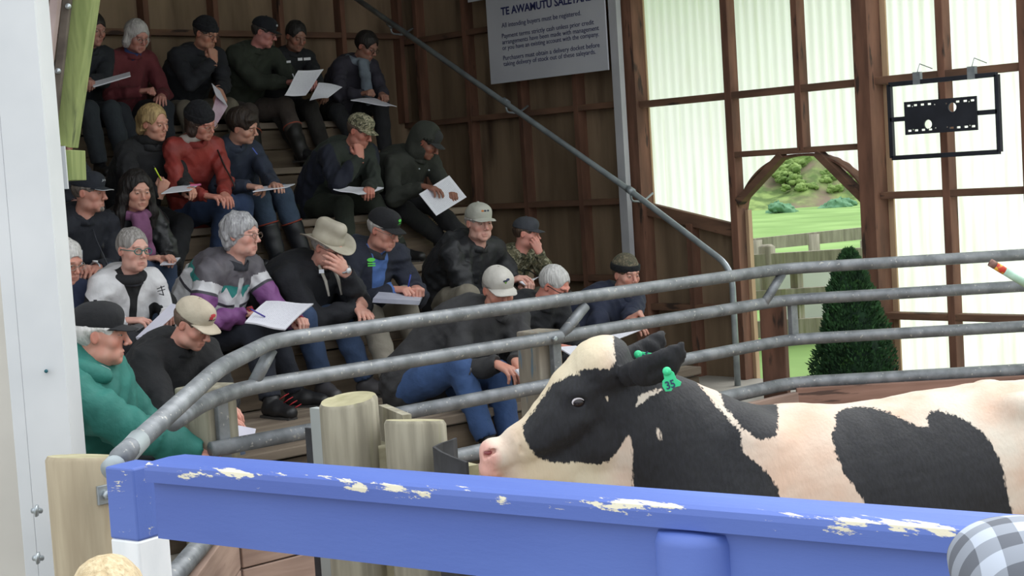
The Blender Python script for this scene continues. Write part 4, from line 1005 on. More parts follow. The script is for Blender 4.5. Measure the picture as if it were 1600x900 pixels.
    # ---- trousers
    if legs:
        f = Field(lo, hi, .0115 if hz < .011 else .014)
        f.cone(Pv + rb * .06 - V(0, 0, .0), Pv - rb * .06, .125 * s, .125 * s, k=.04)
        for sg in (1, -1):
            A, K, B = leg[sg]; e = B + (K - B) * (.10 + pant_end)
            f.chain([A, A * .5 + K * .5, K], [.105 * s, .092 * s, .074 * s], k=.03); f.chain([K, K * .5 + e * .5, e], [.074 * s, .069 * s, .063 * s], k=.02)
        f.fold(.008, 30, seed + 9); f.fold(.004, 66, seed + 10)
        for sg in (1, -1):
            A, K, B = leg[sg]; e = B + (K - B) * (.04 + pant_end); n_ = nrm(B - K); f.cone(e + n_ * .055, e + n_ * .12, .075, .08, k=0, op='sub')
        f.half(V(0, 0, fl + .01), (0, 0, -1)); v, fc = f.mesh(); q.pants = mesh_obj('trousers', v, fc, pantmat or fabric(pants), o)
        if shoes:
            for sg in (1, -1):
                A, K, B = leg[sg]; B = V(B[0], B[1], B[2]); z0 = B[2] - .082; fd = nrm(fb + rb * sg * .22); c = B
                f = Field(c - .3, c + .3, .008)
                f.chain([c + V(0, 0, .02), c - V(0, 0, .02)], [.044 * s, .046 * s], k=.02); f.chain([V(c[0], c[1], z0 + .04) - fd * .03, V(c[0], c[1], z0 + .045) + fd * .06, V(c[0], c[1], z0 + .034) + fd * .16], [.04 * s, .043 * s, .037 * s], k=.03)
                f.half(V(0, 0, z0), (0, 0, -1)); f.wrinkle(.0012, 60, 5); v, fc = f.mesh(); so_ = mesh_obj('shoe', v, fc, mat('shoe_' + shoe, shoe, rough=.45, bump=.1), o)
                m = MB(); sd = V(fd[1], -fd[0], 0); pr = [(-.072, .03), (-.06, .04), (.05, .046), (.13, .045), (.185, .03), (.2, 0)]
                pg = [V(c[0], c[1], z0 - .001) + fd * y_ * s + sd * x_ * s for y_, x_ in pr] + [V(c[0], c[1], z0 - .001) + fd * y_ * s - sd * x_ * s for y_, x_ in pr[::-1][1:]]
                m.prism(pg, (0, 0, .014)); m.build('sole', mat('sole', '3a3836', rough=.8), so_)
    PEOPLE.append(q); return q
def tuck(q):
    '''hair lies flat under whatever is worn on the head'''
    for c in q.o.children:
        if c.name.startswith('hair'):
            n = len(c.data.vertices); co = np.zeros(n * 3); c.data.vertices.foreach_get('co', co); w3 = co.reshape(-1, 3) + np.array(q.o.location); l = (w3 - q.H) @ q.Rh / q.s
            k = np.clip((l[:, 2] - .022) / .03, 0, 1)[:, None]; l = l * (1 - k) + (V(0, -.015, .03) + (l - V(0, -.015, .03)) * .87) * k
            c.data.vertices.foreach_set('co', ((l * q.s) @ q.Rh.T + q.H - np.array(q.o.location)).ravel())
def hf(q, v): return (np.asarray(v) * q.s) @ q.Rh.T + q.H       # head frame to world
def hmesh(name, q, field, mt, parent=None, attrs=None):
    v, fc = field.mesh(); return mesh_obj(name, hf(q, v), fc, mt, parent or q.o, attrs=attrs(v) if attrs else None)
def hair(q, kind, c, c2=None, seed=0, vol=1.0, h=.005):
    f = Field((-.17, -.2, -.3), (.17, .13, .18), h); mt = hair_mat(c, c2)
    e = .008 * vol
    f.ell((0, -.017, .033), (.0765 + e, .095 + e, .087 + e), k=0)
    if kind in ('bob', 'long', 'tail'):
        for s in (-1, 1): f.chain([V(s * .068, -.005, .02), V(s * .074, -.01, -.05), V(s * .066, -.02, -.10 if kind == 'bob' else -.05)], [.03, .03, .022], k=.03)
        f.chain([V(0, -.085, .02), V(0, -.085, -.09 if kind != 'tail' else -.03)], [.05, .05 if kind != 'tail' else .04], k=.03)
    if kind == 'long':
        rg = np.random.RandomState(seed)
        for i in range(11):
            a = -PI * .05 + PI * 1.1 * i / 10; x, y = math.cos(a) * .08, -.02 - math.sin(a) * .07
            f.chain([V(x * .8, y, .04), V(x * 1.05, y, -.05), V(x * 1.3, y * 1.2 + .01, -.14), V(x * 1.35 + rg.normal() * .01, y * 1.1 + .02, -.22 - .03 * rg.rand())], [.03, .03, .034, .02], k=.025)
    if kind == 'curly': f.ell((0, -.02, .03), (.092, .108, .098), k=.01); f.ell((0, -.06, -.03), (.075, .05, .07), k=.03)
    if kind == 'fringe': f.ell((.005, .05, .075), (.065, .045, .03), k=.02)
    # face opening
    top = {'fringe': .045, 'tail': .074}.get(kind, .066)
    if kind in ('bob', 'curly'): top = .052
    f.ell((0, .09, top - .105), (.0605 if kind != 'long' else .058, .085, .105), k=.008, op='sub')
    if kind in ('short', 'fringe', 'tail', 'balding'):
        for s in (-1, 1): f.ell((s * .085, .018, -.04), (.03, .055, .06), k=.01, op='sub')
        f.half((0, -.05, -.06), nrm(V(0, .25, -1)), k=.01)
    if kind == 'curly': f.half((0, 0, -.085), (0, .2, -1), k=.02); [f.ell((s * .09, .03, -.075), (.035, .05, .05), k=.01, op='sub') for s in (-1, 1)]
    if kind == 'bob': f.half((0, 0, -.10), (0, 0, -1), k=.01)
    if kind == 'tail': f.chain([V(.0, -.105, .05), V(0, -.135, .0), V(.005, -.13, -.08), V(0, -.11, -.13)], [.026, .03, .026, .01], k=.012); f.cone((0, -.105, .05), (0, -.11, .052), .02, .02, k=.01)
    f.wrinkle(.0016 * (2.6 if kind == 'curly' else 1), 60 if kind != 'curly' else 90, seed, 5, stretch=(1, 1, .35) if kind != 'curly' else (1, 1, 1)); f.wrinkle(.0011 * (1.8 if kind in ('curly', 'long') else 1), 160, seed + 3, 5, stretch=(1, 1, .3) if kind != 'curly' else (1, 1, 1))
    return hmesh('hair', q, f, mt)
def brim_mesh(w=.072, l=.068, y0=.078, z0=.04, drop=.25, curve=3.2, th=.0035, n=14, m=7):
    v = []; f = []
    for sgn in (0, 1):
        for j in range(m + 1):
            t = j / m
            for i in range(n + 1):
                u = -1 + 2 * i / n; x = u * w; back = y0 - .055 * u * u; front = y0 + l * math.sqrt(max(0, 1 - abs(u) ** 2.6)); y = back + (front - back) * t
                z = z0 - drop * (y - y0) * (1 if y > y0 else .0) - curve * x * x * (1 if True else 0) - sgn * th; v.append((x, y, z))
    N1 = (m + 1) * (n + 1)
    for j in range(m):
        for i in range(n):
            a = j * (n + 1) + i; f.append((a, a + 1, a + n + 2, a + n + 1)); f.append((a + N1, a + n + 1 + N1, a + n + 2 + N1, a + 1 + N1))
    for i in range(n): f.append((i, i + N1, i + 1 + N1, i + 1)); a = m * (n + 1) + i; f.append((a, a + 1, a + 1 + N1, a + N1))
    return np.array(v), np.array(f)
def cap(q, c, c2=None, brimc=None, name='cap', mt=None, tilt=0, big=1.0, badge=None, edge=None, brimmt=None):
    """peaked cap: crown with panel seams, curved peak, button, badge"""
    tuck(q); mt = mt or fabric(c, c2); f = Field((-.12, -.14, -.02), (.12, .13, .17), .0045)
    f.ell((0, -.016, .040), (.0845 * big, .1045 * big, .0885 * big), k=0); f.ell((0, .035, .075), (.06, .055, .045), k=.03)
    f.half((0, 0, .030), nrm(V(0, -.10, -1)), k=.003); f.wrinkle(.0009, 50, 2)
    v, fc = f.mesh(); o = mesh_obj(name, hf(q, v), fc, mt, q.o)
    bv, bf = brim_mesh(); mesh_obj('peak', hf(q, bv), bf, brimmt or (fabric(brimc) if brimc else mt), o)
    m = MB(); m.tube([hf(q, (0, -.016, .126 * big)), hf(q, (0, -.016, .132 * big))], .007, 10); m.build('button', mt, o)
    if edge:
        pts = [hf(q, bv[7 * 15 + i] + V(0, .0015, -.0015)) for i in range(15)]; m = MB(); m.tube(pts, .0022, 6); m.build('peak_trim', mat('cap_edge', edge), o)
    # seams
    for a in (0, PI / 3, 2 * PI / 3):
        pts = []
        for t in np.linspace(.25, PI - .25, 13):
            p = V(math.cos(t) * math.sin(a + PI / 2) * .0852 * big, math.cos(t) * math.cos(a + PI / 2) * .1052 * big - .016, math.sin(t) * .0892 * big + .04)
            pts.append(hf(q, p))
    q.cap = o
    if badge:
        for (x, z, w_, h_, cc) in badge: badge_patch(q, o, x, z, w_, h_, cc)
    return o
def on_crown(x, z, e=.002):
    """point of the crown's front at sideways x and height z (head frame)"""
    r = np.array((.0845, .1045, .0885)); t = 1 - (x / r[0]) ** 2 - ((z - .04) / r[2]) ** 2
    y1 = -.016 + r[1] * math.sqrt(max(t, 0)); t2 = 1 - (x / .06) ** 2 - ((z - .075) / .045) ** 2; y2 = .035 + .055 * math.sqrt(max(t2, 0)) if t2 > 0 else -1
    return V(x, max(y1, y2 + .002) + e, z)
def badge_patch(q, par, x, z, w_, h_, c, shape='rect', name='badge'):
    """a stitched mark following the crown, made of a small curved grid"""
    n = 5; v = []; f = []
    for j in range(n + 1):
        for i in range(n + 1):
            u, t = -1 + 2 * i / n, -1 + 2 * j / n
            if shape == 'oval': k = math.sqrt(max(1e-6, 1 - .5 * t * t)); u2, t2 = u * math.sqrt(1 - t * t / 2), t * math.sqrt(1 - u * u / 2)
            else: u2, t2 = u, t
            v.append(on_crown(x + u2 * w_ / 2, z + t2 * h_ / 2, .0035))
    for j in range(n):
        for i in range(n): a = j * (n + 1) + i; f.append((a, a + 1, a + n + 2, a + n + 1))
    return mesh_obj(name, hf(q, np.array(v)), np.array(f), mat('mark_' + c, c, rough=.7), par)
def letters(q, par, body, px_c, size, c, frame='head', x=0, z=.075, X3=None, R3_=None, sx=1.0, shear=0):
    cu = bpy.data.curves.new('lettering', 'FONT'); cu.body = body; cu.size = size; cu.extrude = .0006; cu.align_x = 'CENTER'; cu.offset = size * .02; cu.shear = shear
    o = bpy.data.objects.new('lettering', cu); C.objects.link(o); dg = bpy.context.evaluated_depsgraph_get(); me = bpy.data.meshes.new_from_object(o.evaluated_get(dg)); bpy.data.objects.remove(o)
    n = len(me.vertices); co = np.zeros(n * 3); me.vertices.foreach_get('co', co); co = co.reshape(-1, 3); f = [tuple(p.vertices) for p in me.polygons]
    if frame == 'head': w3 = np.array([on_crown(x - a_ * sx, z + b_, .0045 + c_) for a_, b_, c_ in co])   # mirrored: seen from the front
    if frame == 'head': w3 = hf(q, w3)
    else:
        w3 = X3 + co[:, :1] * R3_[0] * sx + co[:, 1:2] * R3_[1] + co[:, 2:3] * R3_[2]
    return mesh_obj('lettering', w3, f, mat('mark_' + c, c, rough=.7), par)
def beanie(q, c, c2=None, band=None, name='beanie', peak=0, mt=None, rib=True):
    tuck(q); mt = mt or mat('knit_' + c, c, c2 or tuple(min(1, x * 1.8 + .004) for x in col(c)[:3]), scale=60, rough=.95, bump=.9); f = Field((-.12, -.14, -.02), (.12, .13, .2), .0045)
    f.ell((0, -.018, .048), (.087, .104, .092 + peak), k=0); f.half((0, 0, .028), nrm(V(0, -.05, -1)), k=.003); f.wrinkle(.0015, 55, 4)
    o = hmesh(name, q, f, mt); g = Field((-.12, -.14, -.02), (.12, .13, .2), .0045); g.ell((0, -.018, .048), (.0955, .1125, .099), k=0); g.half((0, 0, .024), nrm(V(0, -.05, -1)), k=.004); g.half((0, 0, .070), nrm(V(0, .05, 1)), k=.004)
    v, fc = g.mesh(); mesh_obj('band', hf(q, v), fc, mat('knit_' + (band or c), band or c, scale=60, rough=.95, bump=.9), o); q.cap = o; return o
def glasses(q, c='2a2a2c', w=.0225, h=.016, th=.0016, y=.104, z=-.004, rim=True):
    m = MB()
    for s in (-1, 1):
        if rim: m.tube([hf(q, V(s * .031 + w * math.cos(t), y - .1 * abs(math.cos(t) * w) , z + h * math.sin(t))) for t in np.linspace(0, 2 * PI, 21)[:-1]], th * q.s, 6, closed=True)
        m.tube([hf(q, V(s * (.031 + w), y - .003, z + .004)), hf(q, V(s * .076, .06, z + .006)), hf(q, V(s * .079, .0, z + .008)), hf(q, V(s * .078, -.012, z - .008))], th * q.s, 6)
    m.tube([hf(q, V(-.009, y + .0, z + .004)), hf(q, V(0, y + .003, z + .007)), hf(q, V(.009, y, z + .004))], th * q.s, 6)
    o = m.build('glasses', mat('frames_' + c, c, rough=.4, metal=.2), q.o, fixn=False)
    return o
def sheet(name, corners, th=.004, label=None, cat='paper', mt=None, bend_=.0, group='sale catalogues held by the crowd', n=8, cover=None):
    """a few stapled pages: corners (px,py,Y) of the top face, in order round"""
    P4 = [atY(*c) for c in corners]; P4 = [np.array(p) for p in P4]; nn = nrm(np.cross(P4[1] - P4[0], P4[3] - P4[0])); nn = nn if nn[2] > 0 or (abs(nn[2]) < .25 and nn.dot(-FWD) > 0) else -nn
    m = MB(); v = []; f = []
    for k_ in (0, 1):
        for j in range(n + 1):
            for i in range(n + 1):
                u, t = i / n, j / n; p = P4[0] * (1 - u) * (1 - t) + P4[1] * u * (1 - t) + P4[2] * u * t + P4[3] * (1 - u) * t
                v.append(p + nn * (bend_ * math.sin(PI * u) * (1 if t > -1 else 0) + .35 * bend_ * math.sin(2 * PI * t)) - nn * th * k_)
    N1 = (n + 1) ** 2
    for j in range(n):
        for i in range(n): a = j * (n + 1) + i; f += [(a, a + 1, a + n + 2, a + n + 1), (a + N1, a + n + 1 + N1, a + n + 2 + N1, a + 1 + N1)]
    for i in range(n):
        for (a, b_) in ((i, i + 1), (n * (n + 1) + i, n * (n + 1) + i + 1), (i * (n + 1), (i + 1) * (n + 1)), (i * (n + 1) + n, (i + 1) * (n + 1) + n)): f.append((a, b_, b_ + N1, a + N1))
    uv = [((i / n), (j / n)) for k_ in (0, 1) for j in range(n + 1) for i in range(n + 1)]
    m.add(v, f); o = m.build(name, mt or print_mat(), attrs={'pu': [a for a, b_ in uv], 'pv': [b_ for a, b_ in uv]}); setp(o, label, cat, group); return o
def print_mat():
    """faint printed table rows, keyed to the sheet itself"""
    if 'printed' in MATS: return MATS['printed']
    m, nt, b = newmat('printed_paper'); MATS['printed'] = m; L = nt.links.new
    au = N(nt, 'ShaderNodeAttribute', attribute_name='pu'); av = N(nt, 'ShaderNodeAttribute', attribute_name='pv'); cb_ = N(nt, 'ShaderNodeCombineXYZ'); L(au.outputs['Fac'], cb_.inputs[0]); L(av.outputs['Fac'], cb_.inputs[1])
    mp = N(nt, 'ShaderNodeMapping'); mp.inputs['Scale'].default_value = (12, 40, 1); L(cb_.outputs[0], mp.inputs[0]); nz = N(nt, 'ShaderNodeTexNoise'); nz.inputs['Scale'].default_value = 2.2; nz.inputs['Detail'].default_value = 1; L(mp.outputs[0], nz.inputs[0])
    wv = N(nt, 'ShaderNodeTexWave', bands_direction='Y'); wv.inputs['Scale'].default_value = 7.5; L(cb_.outputs[0], wv.inputs[0])
    g1 = N(nt, 'ShaderNodeMath', operation='GREATER_THAN'); L(nz.outputs[0], g1.inputs[0]); g1.inputs[1].default_value = .5
    g2 = N(nt, 'ShaderNodeMath', operation='GREATER_THAN'); L(wv.outputs[1], g2.inputs[0]); g2.inputs[1].default_value = .55
    mu = N(nt, 'ShaderNodeMath', operation='MULTIPLY'); L(g1.outputs[0], mu.inputs[0]); L(g2.outputs[0], mu.inputs[1]); m3 = N(nt, 'ShaderNodeMath', operation='MULTIPLY'); L(mu.outputs[0], m3.inputs[0])
    # blank margins
    def rngm(src):
        s_ = N(nt, 'ShaderNodeMath', operation='SUBTRACT'); L(src, s_.inputs[0]); s_.inputs[1].default_value = .5; a_ = N(nt, 'ShaderNodeMath', operation='ABSOLUTE'); L(s_.outputs[0], a_.inputs[0]); l_ = N(nt, 'ShaderNodeMath', operation='LESS_THAN'); L(a_.outputs[0], l_.inputs[0]); l_.inputs[1].default_value = .42; return l_.outputs[0]
    mm = N(nt, 'ShaderNodeMath', operation='MULTIPLY'); L(rngm(au.outputs['Fac']), mm.inputs[0]); L(rngm(av.outputs['Fac']), mm.inputs[1]); L(mm.outputs[0], m3.inputs[1])
    m4 = N(nt, 'ShaderNodeMath', operation='MULTIPLY'); L(m3.outputs[0], m4.inputs[0]); m4.inputs[1].default_value = .3
    mx = N(nt, 'ShaderNodeMix', data_type='RGBA'); L(m4.outputs[0], mx.inputs[0]); mx.inputs[6].default_value = col('dcdce6'); mx.inputs[7].default_value = col('7b7c90'); L(mx.outputs[2], b.inputs['Base Color']); b.inputs['Roughness'].default_value = .85
    return m
def pen(q, px, d, c, label, L_=.13):
    a = atY(*px); m = MB(); d = nrm(d); m.tube([a, a + d * L_ * .85], .0042, 8); m.tube([a + d * L_ * .85, a + d * L_], [.0042, .0015], 8, 1); o = m.build('pen', [mat('pen_' + c, c, rough=.4), M_rubber]); setp(o, label, 'pen'); return o
def watch(q, sg):
    A, E, W, FD, BD, _ = q.arm[sg]; n = nrm(W - E); c = W + n * .028; m = MB(); r, f_, u = basis(n, BD); pts = [c + r * math.cos(t) * .028 + u * math.sin(t) * .024 for t in np.linspace(0, 2 * PI, 17)[:-1]]; m.tube(pts, .005, 8, closed=True); o = m.build('watch', M_bolt, q.o)
    m = MB(); m.tube([c + u * .024, c + u * .034], .015, 16); m.build('watch_face', mat('watch_face', 'd8dadc', rough=.2), o)
# ------------------------------------------------------------------ the crowd, back row first
CH = dict(fd=(0, -.25, 1), bd=(0, 1, .1))
def chin(px, py, Y, pose='fist', fd=(-.15, -.25, 1), bd=(.1, 1, .2)): return (px, py, Y, pose, fd, bd)
SC = 'sale_catalogue'
# top row
q = person('person with short dark hair reading, in the top row beside the mossy timber brace', (146, 46, 9.62), 'woman', yaw=8, pitch=14, lv=6, pel=(9.93, .02), R=(128, 126, 9.45, 'hold'), L=(140, 127, 9.4, 'hold'), kneeR=(140, 162, 9.5), kneeL=(172, 150, 9.5), top='1c2027', pants='2a3036', tone='b08478', seed=3, wr=.003)
hair(q, 'bob', '17120f', '2c211b', seed=3, vol=1.6)
sheet(SC, [(140, 129, 9.42), (203, 112, 9.42), (204, 118, 9.32), (146, 135, 9.34)], .008, 'folded catalogue held by the dark-haired woman in the top row')
q = person('person with white hair and glasses in a dark red fleece, top row', (214, 56, 9.60), 'old_woman', yaw=2, pitch=24, lv=6, pel=(9.93, .03), R=(233, 140, 9.42, 'fist', (-.6, .6, .1)), L=(252, 152, 9.42, 'relax', (.5, .8, -.2)), kneeR=(190, 172, 9.5), kneeL=(262, 176, 9.5), top='5a1f26', pants='20242b', tone='c08c80', seed=4)
hair(q, 'bob', 'a9a5a4', 'd0ccca', seed=4, vol=1.1); glasses(q, '9a8f88')
m = MB(); pts = [q.NB + q.fb * .07 + V(0, 0, .01), q.NB + q.fb * .085 - V(0, 0, .035)]; m.lathe([(.066, -.01), (.06, .035), (.055, .05)], q.NB + q.fb * .01, 20, axis=nrm(q.spn)); m.build('collar', fabric('2c3c6c'), q.o)
q = person('person in a black knitted hat, hand at the mouth, in the top row', (322, 52, 9.58), 'old_man', yaw=14, pitch=22, lv=6, pel=(9.95, -.03), R=chin(333, 84, 9.44), L=(346, 152, 9.36, 'hold', (.1, .5, -.8)), kneeR=(292, 155, 9.48), kneeL=(374, 155, 9.48), top='1a1c23', pants='6a6356', tone='b98a76', seed=5, bulk=1.12, footL=(385, 235, 9.25))
hair(q, 'short', '3a3532', seed=5); beanie(q, '14151a'); glasses(q, '1c1c1e'); 
sheet(SC, [(331, 130, 9.3), (344, 142, 9.3), (356, 166, 9.22), (338, 150, 9.25)], .003, 'upper white pages held up by the person in the black knitted hat', mt=mat('plain_page', 'c9c6d2', 'd6d3dc', scale=3))
sheet(SC, [(338, 150, 9.29), (356, 166, 9.25), (336, 199, 9.2), (330, 178, 9.22)], .003, 'pink-tinged pages hanging from the hand of the person in the black knitted hat', mt=mat('pink_page', 'b998a8', 'd3c0cc', scale=8))
q = person('person in a dark white-lettered cap and dark green coat writing, top row', (413, 50, 9.60), 'old_man', yaw=32, pitch=20, lv=6, pel=(9.95, -.06), R=(458, 127, 9.35, 'pinch', (-.2, .9, .1)), L=(487, 127, 9.35, 'hold', (.4, .8, 0)), kneeR=(402, 158, 9.45), kneeL=(466, 158, 9.45), footR=(398, 245, 9.25), footL=(470, 232, 9.25), top='23291f', pants='413833', tone='b9807a', seed=6, bulk=1.15)
hair(q, 'short', '2c2826', seed=6); cap(q, '12151d'); letters(q, q.cap, 'SRL', None, .022, 'cfd2d8', z=.072); glasses(q, '55504a')
sheet(SC, [(466, 110, 9.3), (506, 108, 9.36), (478, 149, 9.2), (445, 149, 9.2)], .004, 'white pages tilted up between the two men in the top row', bend_=-.012)
pen(q, (457, 115, 9.3), V(.3, -.1, -1), 'c8ccd4', 'silver pen held over the tilted pages in the top row', .11)
q = person('person with short dark hair in a black jacket with white reflective marks, top row', (463, 56, 9.72), 'man', yaw=-6, pitch=26, lv=6, pel=(10.02, .02), R=(495, 142, 9.42, 'hold', (0, .9, -.2)), L=(508, 158, 9.38, 'hold', (.3, .8, -.1)), kneeR=(440, 175, 9.5), kneeL=(500, 178, 9.5), top='15171c', pants='24211f', tone='8f6b5c', seed=7)
hair(q, 'short', '14110f', seed=7)
for px, py, w_, h_ in ((451, 96.5, .03, .016), (469, 92.5, .034, .02), (480, 92, .05, .019)):
    c = atY(px, py, 9.56); m = MB(); m.beam(c - RGT0 * w_ / 2, c + RGT0 * w_ / 2, .004, h_, (0, 0, 1)); m.build('reflective_mark', mat('reflective', 'd8dadd', rough=.3), q.o)
sheet(SC, [(498, 129, 9.32), (535, 136, 9.32), (512, 153, 9.22), (484, 157, 9.22)], .004, 'white pages held by the man in the black jacket with reflective marks', bend_=.012)
q = person('person with short dark hair, glasses and a pale blue scarf, last in the top row', (573, 72, 9.60), 'woman', yaw=16, pitch=30, lv=6, pel=(9.95, -.02), R=(576, 143, 9.38, 'fist', (-.3, .9, .2)), L=(600, 149, 9.36, 'pinch', (.3, .8, -.2)), kneeR=(545, 195, 9.4), kneeL=(618, 192, 9.4), top='2c2a35', pants='1b1c20', tone='9a7464', seed=8, bulk=1.05)
hair(q, 'short', '15110f', '241c18', seed=8, vol=1.6); glasses(q, '1d1b1a')
def scarf(q, c, c2, drop=.3, w_=.032):
    f = Field(q.NB - .45, q.NB + .3, .008); ra, fa, ua = basis(q.fb, q.spn)
    f.chain([q.NB + ra * math.cos(t) * .075 + fa * (math.sin(t) * .072 + .01) + ua * (.02 - .02 * math.sin(t)) for t in np.linspace(0, 2 * PI, 13)], [.025] * 13, k=.02)
    a = q.NB + fa * .10 - ua * .01; f.chain([a + ra * .045, a + fa * .03 - ua * .09 + ra * .05, a + fa * .03 - ua * drop * .8 + ra * .04], [.028, w_, w_ * .8], k=.01)
    f.chain([a, a + fa * .03 - ua * .1 + ra * .02, a + fa * .02 - ua * .2 + ra * .01, a + fa * .0 - ua * drop], [.03, w_, w_, w_ * .8], k=.02); f.wrinkle(.004, 45, 3); f.wrinkle(.002, 110, 5)
    v, fc = f.mesh(); return mesh_obj('scarf', v, fc, fabric(c, c2), q.o)
scarf(q, '59626c', '7c8894')
sheet(SC, [(548, 156, 9.36), (585, 153, 9.42), (620, 166, 9.25), (604, 165, 9.2)], .006, 'catalogue bent over the knee of the woman with the pale blue scarf', bend_=.006)

# fourth tier
q = person('person in a dark blue coat mostly hidden behind the mossy brace', (92, 222, 8.35), 'man', yaw=5, pitch=12, lv=4, pel=(8.65, .0), top='20242e', pants='23262c', tone='b08478', seed=10, bulk=1.1)
hair(q, 'short', '2a2522', seed=10)
q = person('smiling person with blonde tied-back hair and a black coat, holding a yellow pen', (241, 191, 8.32), 'woman', yaw=14, pitch=14, roll=9, lv=4, pel=(8.68, .0), R=(256, 288, 8.05, 'fist', (-.2, .35, .9), (.2, .9, .3)), L=(296, 296, 8.02, 'hold', (.0, .9, 0)), kneeR=(268, 330, 8.2), kneeL=(325, 318, 8.2), footL=(270, 440, 7.85), footR=(240, 445, 7.9), top='16171b', pants='17181c', tone='d2a08c', seed=11, brow='6a5436', bulk=1.05)
hair(q, 'tail', '8d7550', 'c4a876', seed=11)
f = Field(q.NB - .2, q.NB + .2, .007); ra, fa, ua = basis(q.fb, q.spn); f.chain([q.NB + ra * math.cos(t) * .07 + fa * math.sin(t) * .068 + ua * .035 for t in np.linspace(0, 2 * PI, 13)], [.026] * 13, k=.02); f.wrinkle(.002, 60, 2); v, fc = f.mesh(); mesh_obj('collar', v, fc, fabric('101114'), q.o)
pen(q, (252, 282, 8.0), V(-.45, -.1, .8), 'c6dd3a', 'bright yellow-green highlighter pen in the fist of the blonde woman', .1)
sheet(SC, [(252, 302, 7.9), (268, 292, 8.05), (312, 287, 8.1), (297, 297, 7.95)], .005, 'white pages held at the knee of the blonde woman in the black coat', mt=None)
c = atY(306, 289, 8.0); m = MB(); m.beam(c - RGT0 * .03, c + RGT0 * .028, .03, .010); m.build('pink_clip', mat('pink_clip', 'd86a9a', rough=.4), q.o)
def zipper(q, c, w_=.006, top_=.95, off=0.0):
    """a zip or placket line following the front of the garment"""
    v = q.top_v; rel = v - q.Pv; ax = nrm(q.NB - q.Pv); h = rel @ ax; lat = rel @ q.rb - off; fr_ = rel @ q.fb; L_ = np.linalg.norm(q.NB - q.Pv); pts = []
    for t in np.linspace(.12, top_, 16):
        m_ = (abs(h - t * L_) < .02) & (abs(lat) < .03)
        if m_.any():
            i = np.argmax(np.where(m_, fr_, -9)); pts.append(v[i] - q.rb * lat[i] * .9 + q.fb * .001)
    if len(pts) > 3:
        pts = [pts[0]] + [(pts[i - 1] + pts[i] * 2 + pts[i + 1]) / 4 for i in range(1, len(pts) - 1)] + [pts[-1]]
        m = MB(); m.tube(pts, w_, 6); return m.build('zip', mat('zip_' + c, c, rough=.5), q.o)
q = person('person in a rust red jacket and black knitted hat leaning sideways', (314, 190, 8.20), 'old_woman', yaw=16, pitch=24, roll=18, lv=4, pel=(8.54, .12), R=(335, 307, 7.98, 'relax', (-.4, .9, -.1)), L=(354, 308, 7.96, 'relax', (.3, .9, -.3)), kneeR=(345, 318, 8.2), kneeL=(372, 322, 8.2), footR=(338, 395, 7.95), footL=(385, 400, 7.95), top='7a2723', pants='2c3d5c', tone='c98e7e', seed=12, bulk=1.0)
q.top.data.materials[0] = fabric('7e2a25', '96362f', rough=.6)
hair(q, 'bob', '2d211c', seed=12); beanie(q, '111217', name='knitted_hat', peak=.01); glasses(q, 'b79a86')
f = Field(q.NB - .2, q.NB + .2, .007); ra, fa, ua = basis(q.fb, q.spn); f.chain([q.NB + ra * math.cos(t) * .062 + fa * math.sin(t) * .06 + ua * .035 for t in np.linspace(0, 2 * PI, 13)], [.024] * 13, k=.02); f.wrinkle(.002, 60, 2); v, fc = f.mesh(); mesh_obj('roll_neck', v, fc, fabric('b3aca6', 'c8c2bc'), q.o)
zipper(q, '241d1d', .005)
for t, dx in ((.35, .06), (.6, .05)):
    m = MB(); c = q.Pv + (q.NB - q.Pv) * t + q.fb * .15 + q.rb * -dx; 
q = person('young person with brown hair in a navy hooded jacket and blue jeans', (379, 196, 8.34), 'boy', yaw=34, pitch=20, roll=20, lv=4, pel=(8.74, .2), s=1.03, R=(400, 292, 8.06, 'pinch', (-.3, .9, -.1)), L=(432, 289, 8.02, 'relax', (.3, .9, 0)), kneeR=(462, 305, 7.95), kneeL=(498, 330, 8.0), footR=(432, 392, 7.62), footL=(472, 392, 7.7), top='232b3c', pants='36465a', tone='c59a88', seed=13, bulk=1.05, shoe='1f2227', pant_end=.22)
hair(q, 'fringe', '231a17', '35281f', seed=13, vol=1.5)
sheet(SC, [(395, 299, 7.95), (412, 291, 8.1), (461, 287, 8.12), (448, 292, 7.95)], .005, 'white pages on the thigh of the young man in the navy hooded jacket')
c = atY(398, 236, 8.12); m = MB(); m.beam(c - RGT0 * .012 + UP0 * .02, c + RGT0 * .014 - UP0 * .02, .003, .03, FWD); m.build('blue_emblem', mat('emblem_blue', '4c62c0'), q.o)
def wellie(q, sg, c='1b1d22', trim='8a3a2a', h=.20):
    A, K, B = q.leg[sg]; n = nrm(K - B); f = Field(B - .35, B + .35, .009); f.chain([B - n * .04, B + n * h], [.052, .066], k=.02); f.wrinkle(.002, 40, 4); f.half(B + n * h, n, k=0); v, fc = f.mesh(); o = mesh_obj('boot_shaft', v, fc, mat('boot_' + c, c, rough=.45, bump=.15), q.o)
    r, f_, u = basis(n if abs(n[2]) < .9 else V(0, 1, 0), n); m = MB(); rr = nrm(np.cross(n, V(0, 1, 0))); r2 = np.cross(n, rr); m.tube([B + n * h + rr * math.cos(t) * .067 + r2 * math.sin(t) * .067 for t in np.linspace(0, 2 * PI, 17)[:-1]], .005, 6, closed=True); m.build('boot_trim', mat('boottrim_' + trim, trim), o)
wellie(q, 1); wellie(q, -1)
for pp in PEOPLE[3:4]:
    wellie(pp, 1, '1e1c1b', '9a4a38'); wellie(pp, -1, '1e1c1b', '9a4a38')
M_camo = camo_mat('camouflage_cloth', ['57553f', '7d7658', '36382a', '8d8a74'], 20); M_camocap = camo_mat('camouflage_cap_cloth', ['6b6852', '8f8a70', '3c3d30', 'a29c84'], 30)
def vest_layers(q, v):
    lat = np.abs((v - q.NB) @ q.rb); return {'sleeve': -(lat - .165 - .0 * v[:, 2])}
